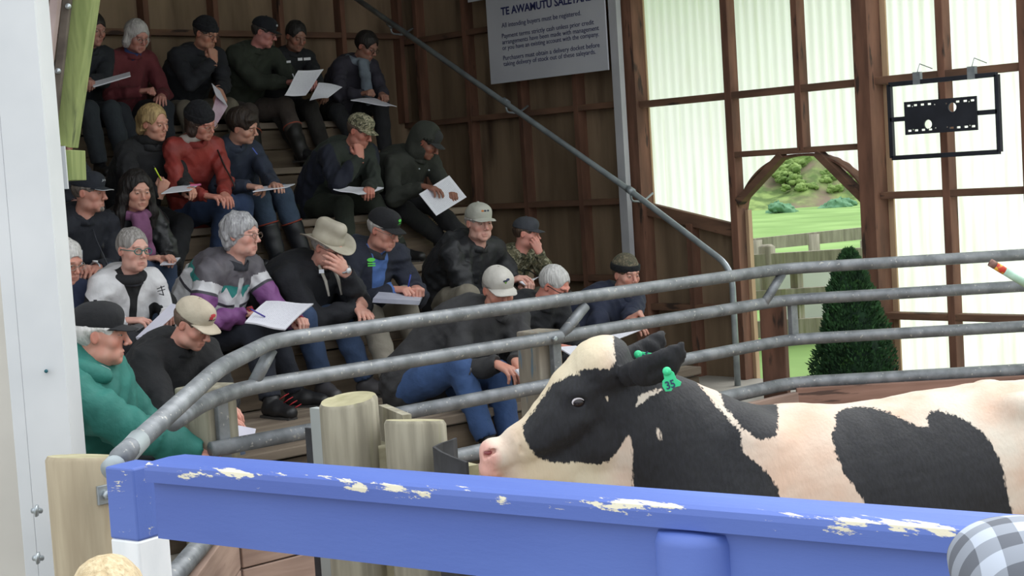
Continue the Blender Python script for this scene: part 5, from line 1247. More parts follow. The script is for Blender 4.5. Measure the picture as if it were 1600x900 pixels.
q = person('person in a camouflage cap and dark green vest with hand at the chin', (563, 204, 8.22), 'man', yaw=14, pitch=26, lv=4, pel=(8.68, -.04), R=chin(561, 234, 8.10), L=(576, 296, 8.02, 'hold', (.5, .8, 0)), kneeR=(556, 318, 8.16), kneeL=(610, 320, 8.16), footR=(545, 410, 7.8), footL=(628, 410, 7.8), pants='22281f', tone='c08474', seed=14, bulk=1.15, layers=vest_layers, topmat=layered('vest_cloth', '262d27', [('sleeve', '191d2c')]))
q.o.data.materials[0] = skin_mat('c08474'); hair(q, 'short', '4a3c33', seed=14); cap(q, '6b6852', mt=M_camocap)
sheet(SC, [(521, 295, 7.92), (545, 291, 8.1), (600, 293, 8.1), (561, 303, 7.92)], .006, 'white pages lying on the knees of the man in the camouflage cap', bend_=-.01)
q = person('person in a dark raincoat, hood up over a peaked cap, looking down', (668, 222, 8.18), 'man', yaw=22, pitch=34, lv=4, pel=(8.66, -.12), R=(672, 293, 7.98, 'relax', (-.4, .85, -.2)), L=(705, 303, 8.0, 'hold', (.3, .8, 0)), kneeR=(640, 318, 8.12), kneeL=(718, 325, 8.1), footR=(688, 372, 7.80), footL=(735, 385, 7.8), top='272a24', pants='17181b', tone='8c6252', seed=15, bulk=1.12)
hair(q, 'short', '1c1714', seed=15); cap(q, '2a2b2c')
f = Field((-.2, -.22, -.25), (.2, .2, .22), .006); f.ell((0, -.03, .03), (.112, .128, .122), k=0); f.ell((0, -.04, -.08), (.105, .11, .1), k=.05); f.ell((0, .0, .02), (.1, .118, .108), k=.0, op='sub'); f.ell((0, .11, -.02), (.078, .12, .115), k=.01, op='sub'); f.wrinkle(.003, 38, 6); hmesh('hood', q, f, fabric('2b2e28'))
for px, py in ((655, 264), (670, 266)):
    m = MB(); c = atY(px, py, 8.02); m.lathe([(.007, 0), (.005, .004)], c, 8, axis=-FWD); m.build('snap_button', M_bolt, q.o)
sheet(SC, [(702, 274, 8.06), (729, 308, 7.98), (682, 337, 7.86), (655, 303, 7.94)], .003, 'large printed sheet hanging in the hands of the hooded man')

# third tier
q = person('person in a navy cap with pale piping and grey goatee, in a dark jacket', (140, 300, 7.74), 'old_man', yaw=30, pitch=6, lv=3, pel=(8.02, .0), R=(128, 418, 7.62, 'hold', (-.1, .9, 0)), L=(146, 420, 7.6, 'relax', (.8, .6, -.1)), kneeR=(120, 445, 7.6), kneeL=(180, 440, 7.6), top='1b1e27', pants='3a4a60', tone='c69484', seed=16, bulk=1.15, brow='3b3430')
hair(q, 'short', '5a534e', seed=16); cap(q, '20242d', edge='b9bcbf'); letters(q, q.cap, 'Ja Vinci', None, .017, 'b4b8bd', z=.07, x=-.01, shear=.3)
f = Field((-.05, .02, -.14), (.05, .13, -.04), .003); f.cone((0, .084, -.098), (0, .084, -.098), .016, k=.006); hmesh('goatee', q, f, hair_mat('6d645e')); watch(q, -1); zipper(q, '4a4c54', .002, .93)
sheet('notebook', [(111, 418, 7.58), (113, 393, 7.6), (127, 390, 7.55), (127, 413, 7.52)], .01, 'small pale notebook held upright by the navy-capped man', 'notebook', mt=mat('plain_page2', 'a9adba', 'b9bdc8', scale=5), group='notebooks')
q = person('person with long black hair, purple scarf and black leather jacket', (214, 297, 7.74), 'woman', yaw=-8, pitch=12, lv=3, pel=(8.04, .04), R=(240, 403, 7.62, 'relax', (-.7, .7, .1)), L=(262, 402, 7.56, 'pinch', (-.1, .9, .15)), kneeR=(235, 450, 7.6), kneeL=(268, 440, 7.6), top='17191c', pants='33425a', tone='cf9f8d', seed=17, rough=.42, bulk=1.05)
hair(q, 'long', '0d0a0a', '1f1716', seed=17, vol=1.5); scarf(q, '5e3552', '8a5a80', .22)
sheet(SC, [(250, 413, 7.5), (262, 404, 7.62), (282, 402, 7.6), (272, 412, 7.5)], .006, 'small folded pages in the hands of the woman with long black hair')

# second tier
q = person('white-haired person in a blue coat half hidden behind the white column', (103, 408, 7.12), 'old_woman', yaw=10, pitch=18, lv=2, pel=(7.38, .0), top='333c58', pants='2a2c34', tone='c99484', seed=18)
hair(q, 'bob', 'b7b4b2', 'dedcda', seed=18, vol=1.2); glasses(q, 'a0968e')
def bw_layers(q, v):
    rel = v - q.NB; lat = rel @ q.rb; h = rel @ nrm(q.NB - q.Pv); al = np.abs(lat); fr_ = rel @ q.fb
    wedge = poly_sd(al, h, [(.10, -.12), (.155, -.10), (.175, -.2), (.17, -.34), (.13, -.34), (.12, -.2)])
    side = poly_sd(al, h, [(.205, -.06), (.3, -.02), (.4, -.3), (.3, -.36), (.215, -.2)])
    centre = np.maximum(al - (.022 + .05 * np.clip((h + .05) / .1, 0, 1)), -fr_)
    low = h + .30
    return {'wedge': np.minimum(np.minimum(wedge, side), np.minimum(centre, low))}
q = person('person with short grey hair and teal glasses in a white and black jacket', (208, 390, 7.0), 'old_woman', yaw=2, pitch=4, roll=-2, lv=2, pel=(7.30, .02), R=(215, 500, 6.92, 'relax', (-.7, .7, 0)), L=(262, 492, 6.86, 'hold', (.4, .8, 0)), kneeR=(215, 545, 6.85), kneeL=(270, 540, 6.85), pants='1c1d22', tone='d2a698', seed=19, layers=bw_layers, topmat=layered('white_black_cloth', 'c9c9cc', [('wedge', '17181b')]), bulk=1.1, wr=.003)
hair(q, 'short', '77726f', 'a9a5a2', seed=19, vol=.8); glasses(q, '1f6d6a', th=.0026, w=.0235, h=.0165)
f = Field(q.NB - .2, q.NB + .2, .007); ra, fa, ua = basis(q.fb, q.spn); f.chain([q.NB + ra * math.cos(t) * .072 + fa * math.sin(t) * .07 + ua * (.02 - .02 * math.sin(t)) for t in np.linspace(0, 2 * PI, 15)], [.021] * 15, k=.02); v, fc = f.mesh(); mesh_obj('collar', v, fc, fabric('17181c'), q.o)
c = atY(252, 455, 6.84); m = MB(); rg = np.random.RandomState(2)
for a_, b_ in (((-.02, .012), (.018, .024)), ((-.018, .0), (.02, .008)), ((-.012, -.012), (.012, -.02)), ((.0, .026), (.01, -.022))): m.beam(c + RGT0 * a_[0] + UP0 * a_[1], c + RGT0 * b_[0] + UP0 * b_[1], .004, .006, FWD)
m.build('chest_emblem', M_rubber, q.o)
sheet(SC, [(212, 527, 6.70), (268, 474, 6.86), (284, 478, 6.80), (230, 526, 6.64)], .012, 'thick wad of pages slanting on the lap of the white and black jacket', mt=mat('plain_page3', 'c4c3d2', 'd6d5e2', scale=4))
def lady_layers(q, v):
    rel = v - q.NB; ax = nrm(q.NB - q.Pv); h = rel @ ax; lat = rel @ q.rb; al = np.abs(lat); fr_ = rel @ q.fb
    dA = np.full(len(v), 9.0); tA = np.zeros(len(v)); side = np.zeros(len(v))
    for sg in (1, -1):
        A, E, W, *_ = q.arm[sg]
        for (a_, b_, t0) in ((A, E, 0), (E, W, 1)):
            e = b_ - a_; t = np.clip(((v - a_) @ e) / e.dot(e), 0, 1); d = np.linalg.norm(v - a_ - t[:, None] * e, axis=1); m_ = d < dA; dA = np.where(m_, d, dA); tA = np.where(m_, t0 + t, tA); side = np.where(m_, sg, side)
    onarm = (dA < .083) & (tA > .18)
    y = np.where(onarm, -.09 - (tA) * .19, h)         # a height that also runs along the sleeve
    ph = np.where(onarm, (v @ q.fb) * 1.0, lat) / .085
    zig = .045 * np.abs(((ph + .5) % 1) * 2 - 1)
    y = y - .05; white = np.maximum(y + .125 + zig * .9, -(y + .215))
    teal = np.maximum(y + .118, -(y + .128 + zig * 1.15))
    line = np.abs(y + .218) - .0075
    purple = np.where(onarm, y + .222, 1.)
    placket = np.maximum(al - .018, -fr_)
    body = np.where(onarm, 1., y + .226)
    return dict(body=body, band=white, teal=teal, line=line, purple=purple, placket=np.maximum(placket, h + .02))
q = person('person with curly grey hair and glasses in a purple, white and teal patterned jacket', (377, 366, 6.98), 'old_woman', yaw=26, pitch=4, lv=2, pel=(7.30, -.12), s=1.06, R=(398, 489, 6.88, 'pinch', (-.55, .85, .05)), L=(470, 500, 6.7, 'hold', (.4, .8, .1)), kneeR=(438, 520, 6.78), kneeL=(462, 524, 6.80), footR=(424, 628, 6.60), footL=(462, 612, 6.66), pants='20242f', tone='d3a698', seed=20, layers=lady_layers, shoe='202022', bulk=1.12, hz=.009, wr=.0028, byaw=14,
           topmat=layered('patterned_cloth', '58555c', [('body', 'c6c6c9'), ('band', 'd0d0d4'), ('teal', '2f8580'), ('line', '3d3b44'), ('purple', '7d4a83'), ('placket', 'bfc0c4')], rough=.6))
hair(q, 'curly', '87868a', 'bfbfc2', seed=20, vol=1.15, h=.0042); glasses(q, '7d6c62')
for sg in (1, -1):      # red cuffs
    A, E, W, FD, *_ = q.arm[sg]; n = nrm(W - E); m = MB(); m.tube([W + n * .018, W + n * .045], .033, 14); m.build('cuff', fabric('8f2630'), q.o)
for k_ in range(4):
    m = MB(); x_, y_ = 442 + 6.5 * k_, 618 + 5.5 * k_; m.tube([atY(x_ - 5, y_ + 6, 6.66), atY(x_ + 2, y_ + 1, 6.62), atY(x_ + 9, y_ - 3, 6.66)], .0028, 6); m.build('red_lace', mat('red_lace', 'b02a34'), q.o)
sheet('record_book', [(383, 503, 6.62), (416, 470, 6.80), (490, 474, 6.76), (446, 514, 6.52)], .008, 'large open printed book on the lap of the woman in the patterned jacket', 'book', bend_=.010, group='record books')
pen(q, (414, 495, 6.62), V(-.55, .1, .35) + 0 * q.fb, '4a3f9a', 'purple and black pen in the hand of the woman in the patterned jacket', .1)
q = person('person in a wide-brimmed tan hat and glasses with a hand over the mouth', (513, 385, 6.96), 'old_man', yaw=12, pitch=22, lv=2, pel=(7.36, -.16), s=1.05, R=(565, 486, 6.78, 'relax', (.2, .85, -.35)), L=chin(532, 419, 6.82, 'relax', (.75, .0, .6), (.2, 1, .1)), kneeR=(505, 505, 6.85), kneeL=(562, 498, 6.85), footR=(505, 600, 6.62), footL=(572, 596, 6.66), top='17191f', pants='344766', tone='d0a090', seed=21, bulk=1.22, shoe='4c4a4c')
hair(q, 'short', '8b8782', seed=21); glasses(q, '2a2a2c')
f = Field((-.13, -.15, -.01), (.13, .14, .2), .005); f.ell((0, -.014, .045), (.0865, .106, .06), k=0); f.cone((0, -.06, .11), (0, .045, .118), .055, .05, k=.03); f.ell((0, -.02, .185), (.025, .09, .03), k=.03, op='sub'); f.half((0, 0, .028), (0, 0, -1)); f.wrinkle(.0012, 40, 2)
tuck(q); M_hat = mat('tan_hat_felt', 'a39c8c', 'b8b1a2', scale=9, rough=.9, bump=.2); v, fc = f.mesh(); ht = mesh_obj('wide_brimmed_hat', hf(q, v), fc, M_hat, q.o)
v = []; n = 48
for z_ in (0, -.004):
    for j in range(6):
        for i in range(n):
            a = 2 * PI * i / n; r = .0 + j / 5; rx, ry = .078 + .078 * r, .096 + .078 * r; zz_ = .034 + .034 * r * r * abs(math.cos(a)) ** 2 - .026 * r * abs(math.sin(a)) ** 2 + z_; v.append((rx * math.cos(a), -.012 + ry * math.sin(a), zz_))
f_ = []
for j in range(5):
    for i in range(n): a, b = j * n + i, j * n + (i + 1) % n; f_ += [(a, b, b + n, a + n), (a + 6 * n, a + n + 6 * n, b + n + 6 * n, b + 6 * n)]
for i in range(n): a, b = 5 * n + i, 5 * n + (i + 1) % n; f_.append((a, b, b + 6 * n, a + 6 * n)); a, b = i, (i + 1) % n; f_.append((a, a + 6 * n, b + 6 * n, b))
mesh_obj('brim', hf(q, np.array(v)), f_, M_hat, ht)
watch(q, -1)
# pale shirt collar and fleece edge at the open coat
def shirt_front(q, w0=.02, w1=.05, lo=-.34):
    def g(qq, v):
        rel = v - qq.NB; ax = nrm(qq.NB - qq.Pv); h = rel @ ax; lat = rel @ qq.rb; fr_ = rel @ qq.fb
        return {'shirt': np.maximum(np.maximum(np.abs(lat) - (w0 + (w1 - w0) * np.clip((h - lo) / (-lo), 0, 1)), lo - h), .02 - fr_)}
    return g
for dx in (.045, -.04):
    m = MB(); a = q.NB + q.fb * .085 + q.rb * dx; m.tube([a + V(0, 0, .035), a + q.fb * .05 + V(0, 0, -.05), a + q.fb * .07 + V(0, 0, -.13)], [.008, .009, .006], 8); m.build('pale_lining', fabric('aaa79e'), q.o)
c = atY(502, 424, 6.72); m = MB(); m.beam(c - RGT0 * .012, c + RGT0 * .014, .003, .02, (0, 0, 1)); m.build('white_emblem', M_signw, q.o)
q = person('person in a green-badged black cap and navy jacket over blue shirt, writing', (600, 358, 6.98), 'old_man', yaw=12, pitch=22, lv=2, pel=(7.36, -.10), s=1.06, R=(628, 452, 6.84, 'pinch', (-.4, .9, 0)), L=(652, 452, 6.82, 'fist', (.5, .8, 0)), kneeR=(597, 484, 6.86), kneeL=(672, 478, 6.84), footR=(612, 596, 6.66), footL=(655, 560, 6.8), pants='8d877b', tone='cd9888', seed=22, bulk=1.22, shoe='111113', layers=shirt_front(None, .025, .055, -.30), hz=.009, shw=1.05,
           topmat=layered('navy_shirt_cloth', '1c2131', [('shirt', '4a6aa6')]))
hair(q, 'short', 'a5a19d', 'c4c0bc', seed=22); cap(q, '14151a'); glasses(q, '8a7a70')
badge_patch(q, q.cap, -.012, .086, .036, .016, '58c84e', 'oval'); letters(q, q.cap, 'LIVE', None, .012, '58c84e', z=.066, x=-.012); letters(q, q.cap, 'STOCK', None, .010, '58c84e', z=.055, x=-.012)
c = atY(580, 406, 6.80); m = MB(); m.prism([c + RGT0 * .022 * math.cos(t) + UP0 * .011 * math.sin(t) for t in np.linspace(0, 2 * PI, 17)[:-1]], -FWD * .003)
for k_ in (0, 1): m.beam(c - RGT0 * .02 - UP0 * (.019 + .012 * k_), c + RGT0 * .021 - UP0 * (.020 + .012 * k_), .003, .007, (0, 0, 1))
m.build('chest_badge', mat('mark_58c84e', '58c84e'), q.o)
sheet('record_book', [(583, 466, 6.70), (592, 456, 6.86), (661, 460, 6.86), (656, 470, 6.70)], .024, 'thick grey-white booklet on the knees of the man with the green cap badge', 'book', mt=mat('plain_page4', '9d9fb0', 'b4b6c4', scale=6), group='record books')
pen(q, (638, 448, 6.76), V(.3, .0, .9), '2b3f9a', 'blue pen in the hand of the man with the green cap badge', .08)
q = person('person in a pale grey cap and black raincoat beside the camouflage-jacketed child', (749, 347, 7.02), 'old_man', yaw=-16, pitch=6, lv=2, pel=(7.34, .0), s=1.04, R=(803, 437, 6.86, 'relax', (-.6, .7, .3)), L=(822, 440, 6.84, 'hold', (.3, .8, .2)), kneeR=(745, 470, 6.86), kneeL=(822, 462, 6.84), footR=(745, 560, 6.6), footL=(815, 560, 6.6), pants='7d776a', top='191b1f', rough=.55, tone='d2a698', seed=23, bulk=1.25, wr=.0045)
hair(q, 'short', '8e8a86', seed=23); cap(q, 'a2a398', 'b4b4aa'); 
for x_, c_ in ((-.018, '2a3040'), (.004, '2a3040'), (.02, 'b06a30')): badge_patch(q, q.cap, x_, .082, .018, .012, c_, 'oval')
q = person('child in a dark cap and camouflage jacket with fingers at the mouth', (823, 364, 7.04), 'boy', yaw=26, pitch=8, lv=2, pel=(7.34, .0), s=.88, R=(815, 450, 6.95, 'relax'), L=chin(838, 383, 6.92, 'hold', (.35, -.05, .9), (.5, .8, .2)), kneeR=(815, 465, 6.95), kneeL=(850, 455, 6.95), topmat=M_camo, pants='5c574a', tone='d2988a', seed=24, headh=.9)
hair(q, 'short', '3a2c22', seed=24); cap(q, '33363c', '42454c'); zipper(q, '1d1e1e', .004)
sheet(SC, [(812, 440, 6.78), (838, 434, 6.86), (846, 430, 6.92), (822, 446, 6.78)], .006, 'white pages between the man in the raincoat and the boy')

# lowest tier, behind the pipe rail
q = person('person in a black cap and big teal green coat, seen side on', (156, 522, 5.62), 'old_man', yaw=50, pitch=4, roll=0, lv=1, pel=(5.92, .16), byaw=42, s=1.14, R=(335, 716, 5.30, 'hold', (0, .9, -.3)), L=(340, 700, 5.5, 'hold', (.1, .9, -.2)), kneeR=(250, 760, 5.5), kneeL=(290, 740, 5.7), top='1f6b62', pants='23262c', tone='cf9b8a', seed=25, bulk=1.5, shw=1.1, wr=.004, rough=.7, hz=.012, collar=False)
hair(q, 'short', 'c2c0be', 'e4e2e0', seed=25, vol=1.3); cap(q, '15161a')
f = Field((-.2, -.26, -.3), (.2, .2, .05), .007); pts = [V(math.cos(t) * .115, -.04 + math.sin(t) * .115, -.135 - .02 * math.sin(t)) for t in np.linspace(-.2 * PI, 1.2 * PI, 13)]; pts = [V(math.cos(t) * .11, -.045 - math.sin(t) * .11, -.13 + .03 * math.sin(t)) for t in np.linspace(-.25 * PI, 1.25 * PI, 15)]
f.chain(pts, [.034] * 15, k=.03, flat=((0, 0, 1), 1.0)); f.ell((0, -.15, -.19), (.11, .06, .06), k=.04); f.wrinkle(.004, 30, 4); hmesh('hood', q, f, fabric('1f6b62', rough=.7))
f = Field((-.2, -.26, -.3), (.2, .2, .05), .007); f.chain([V(math.cos(t) * .082, -.035 - math.sin(t) * .082, -.118 + .03 * math.sin(t)) for t in np.linspace(-.3 * PI, 1.3 * PI, 15)], [.02] * 15, k=.02); hmesh('inner_collar', q, f, fabric('b6b9bf', 'c9ccd2'))
sheet(SC, [(286, 692, 5.4), (298, 682, 5.5), (310, 687, 5.48), (300, 697, 5.36)], .006, 'corner of white pages past the elbow of the teal coat')
q = person('person in a cream cap with red emblem and black fleece looking down', (303, 505, 6.05), 'man', yaw=18, pitch=30, lv=1, pel=(6.42, -.06), s=1.02, R=(352, 655, 5.75, 'relax', (-.2, .9, -.2)), L=(360, 640, 5.8, 'relax', (.2, .9, -.3)), kneeR=(345, 655, 5.95), kneeL=(392, 668, 5.95), top='131418', pants='3c4658', tone='d09a8a', seed=26, bulk=1.18, byaw=8)
hair(q, 'short', '4a3a30', seed=26); cap(q, 'b5a996', 'c6bba8'); zipper(q, '8a8c90', .0035, 1.0)
badge_patch(q, q.cap, .0, .092, .036, .016, 'b0343a', 'oval'); badge_patch(q, q.cap, .012, .080, .022, .016, 'b0343a'); letters(q, q.cap, 'BULL HAY', None, .011, '4a3a3a', z=.066)
sheet(SC, [(349, 660, 5.62), (400, 670, 5.62), (396, 688, 5.5), (356, 692, 5.5)], .012, 'white pages on the knee of the man in the cream cap', mt=mat('plain_page3', 'c4c3d2'))
q = person('moustached person in a pale cap, dark grey jersey and blue jeans', (779, 452, 5.98), 'old_man', yaw=-22, pitch=20, lv=1, pel=(6.36, -.28), s=1.06, R=(790, 575, 5.75, 'relax', (-.2, .9, -.3)), L=(815, 572, 5.72, 'hold', (.2, .8, -.3)), kneeR=(748, 582, 5.86), kneeL=(795, 590, 5.9), footR=(762, 690, 5.62), footL=(800, 700, 5.8), top='2f2f31', pants='36507c', tone='cb9684', seed=27, bulk=1.2, brow='2a2422', byaw=-4)
hair(q, 'short', '6f6a66', seed=27); cap(q, 'b4b1aa', 'c4c1ba'); zipper(q, '5a5a5e', .004, .98)
for x_, z_, w_, c_ in ((-.014, .092, .022, '2a3350'), (.002, .085, .026, '23283c'), (.0, .077, .012, '6a9a3c')): badge_patch(q, q.cap, x_, z_, w_, .012, c_, 'oval')
f = Field((-.05, .02, -.12), (.05, .13, -.02), .003); f.chain([(-.026, .09, -.062), (0, .102, -.054), (.026, .09, -.062)], [.005, .0065, .005], k=.006); hmesh('moustache', q, f, hair_mat('2c2624'))
sheet(SC, [(806, 577, 5.62), (820, 574, 5.7), (832, 582, 5.66), (816, 590, 5.58)], .008, 'white pages beside the timber post, held by the man in the dark grey jersey')
q = person('person with white hair and dark glasses bent forward in a dark jacket', (866, 446, 6.20), 'old_man', yaw=16, pitch=30, lv=1, pel=(6.55, -.10), s=1.0, R=(890, 545, 5.95, 'pinch', (-.2, .9, -.1)), L=(915, 550, 5.95, 'hold', (.3, .8, -.1)), kneeR=(860, 580, 6.0), kneeL=(915, 585, 6.0), top='191b20', pants='202228', tone='cf8f80', seed=28, bulk=1.15)
hair(q, 'short', 'a9a8a6', 'cfcecc', seed=28, vol=.8); glasses(q, '18181a', th=.0026)
sheet(SC, [(872, 542, 5.86), (900, 540, 5.92), (930, 556, 5.9), (905, 562, 5.8)], .006, 'white pages below the rail, held by the white-haired man')
q = person('person in a dark-banded camouflage knitted hat and navy jacket, hands clasped', (979, 428, 6.42), 'man', yaw=-14, pitch=8, lv=1, pel=(6.68, -.22), s=1.0, R=(985, 512, 6.16, 'relax', (-.5, .8, .1)), L=(992, 500, 6.12, 'fist', (-.2, .7, .4)), kneeR=(965, 535, 6.2), kneeL=(1015, 528, 6.2), top='20273c', pants='4b4c50', tone='ce9c8b', seed=29, bulk=1.15, byaw=6)
hair(q, 'short', '4a3a2c', seed=29); beanie(q, '5f594a', '7d7562', band='16181c', mt=camo_mat('camouflage_knit', ['5b5546', '756c58', '4a4a3c'], 26)); badge_patch(q, q.cap, 0, .05, .02, .012, '3f9a4c', 'oval')
sheet(SC, [(938, 522, 6.0), (975, 515, 6.1), (1010, 512, 6.1), (965, 530, 5.98)], .005, 'white pages on the knees of the man in the knitted hat')

# two onlookers on the viewer's side of the barrier, on a plank bench
def bench(p, lab):
    t = empty('plank_bench', (p[0], p[1], 0), lab, 'bench'); m = MB(); a = p - RGT0 * .4; b = p + RGT0 * .4; m.beam(V(a[0], a[1], LVb - .02), V(b[0], b[1], LVb - .02), .3, .04); m.build('seat', M_plank, t)
    for k_ in (-.32, .32): m = MB(); c = p + RGT0 * k_; m.beam(V(c[0], c[1], 0), V(c[0], c[1], LVb - .04), .25, .05, FWD); m.build('leg', M_plank, t)
LVS = LV[:]
LVb = .20; H = atD(172, 950, 3.4); bench(V(H[0], H[1], 0) - FWD * .05, 'low plank bench below the blonde onlooker')
LV[0], LV[1] = 0, .20
def onlooker(px, py, D, label, **k):
    Hh = atD(px, py, D); yp = Hh[1]
    return person(label, (px, py, yp), pel=(yp - .10, -.10), lv=1, group='onlookers at the blue barrier', **k)
q = onlooker(172, 950, 3.35, 'blonde onlooker whose crown shows below the thick log post', yaw=140, byaw=140, pitch=6, kind='woman', top='3a3f4a', legs=True, R=None, L=None, tone='d09a84', seed=31, s=.98)
hair(q, 'bob', 'b09c78', 'd2c19e', seed=31, vol=1.8)
LVb = .40; H = atD(1585, 940, 2.13); bench(V(H[0], H[1], 0) - FWD * .05, 'plank bench below the onlooker in the checked cap')
LV[1] = .40
q = onlooker(1585, 940, 2.08, 'onlooker in a grey checked flat cap in front of the blue barrier', yaw=136, byaw=136, pitch=2, top='4a4c52', kind='man', tone='c98f7c', seed=32, s=.98)
LV[:] = LVS
hair(q, 'short', '3a332e', seed=32)
def check_mat():
    m, nt, b = newmat('grey_check_cloth'); L = nt.links.new; at1 = N(nt, 'ShaderNodeAttribute', attribute_name='cu'); at2 = N(nt, 'ShaderNodeAttribute', attribute_name='cv'); outs = []
    for at in (at1, at2):
        fr_ = N(nt, 'ShaderNodeMath', operation='FRACT'); L(at.outputs['Fac'], fr_.inputs[0]); g = N(nt, 'ShaderNodeMath', operation='GREATER_THAN'); L(fr_.outputs[0], g.inputs[0]); g.inputs[1].default_value = .5; outs.append(g.outputs[0])
    ad = N(nt, 'ShaderNodeMath', operation='ADD'); L(outs[0], ad.inputs[0]); L(outs[1], ad.inputs[1]); dv = N(nt, 'ShaderNodeMath', operation='DIVIDE'); L(ad.outputs[0], dv.inputs[0]); dv.inputs[1].default_value = 2
    rp = N(nt, 'ShaderNodeValToRGB'); rp.color_ramp.interpolation = 'CONSTANT'; e = rp.color_ramp.elements; e[0].color = col('62666f'); e[0].position = 0; e[1].color = col('b4bcca'); e[1].position = .75; x = e.new(.25); x.color = col('8d939e'); L(dv.outputs[0], rp.inputs[0])
    L(rp.outputs[0], b.inputs['Base Color']); b.inputs['Roughness'].default_value = .95; return m
f = Field((-.14, -.16, .0), (.14, .17, .17), .004); f.ell((0, -.012, .052), (.095, .118, .082), k=0); f.ell((0, .06, .06), (.075, .06, .03), k=.04); f.half((0, 0, .022), (0, -.1, -1)); f.wrinkle(.0015, 40, 7); v, fc = f.mesh()
o = mesh_obj('flat_cap', hf(q, v), fc, check_mat(), q.o, attrs={'cu': (v[:, 0] + .35) / .062, 'cv': (v[:, 1] + .35 + v[:, 2] * .5) / .062}); bv, bf = brim_mesh(.06, .045, .085, .035, .4); mesh_obj('peak', hf(q, bv), bf, fabric('62666f'), o)
for l_ in LOG: print('TORSO', *l_)
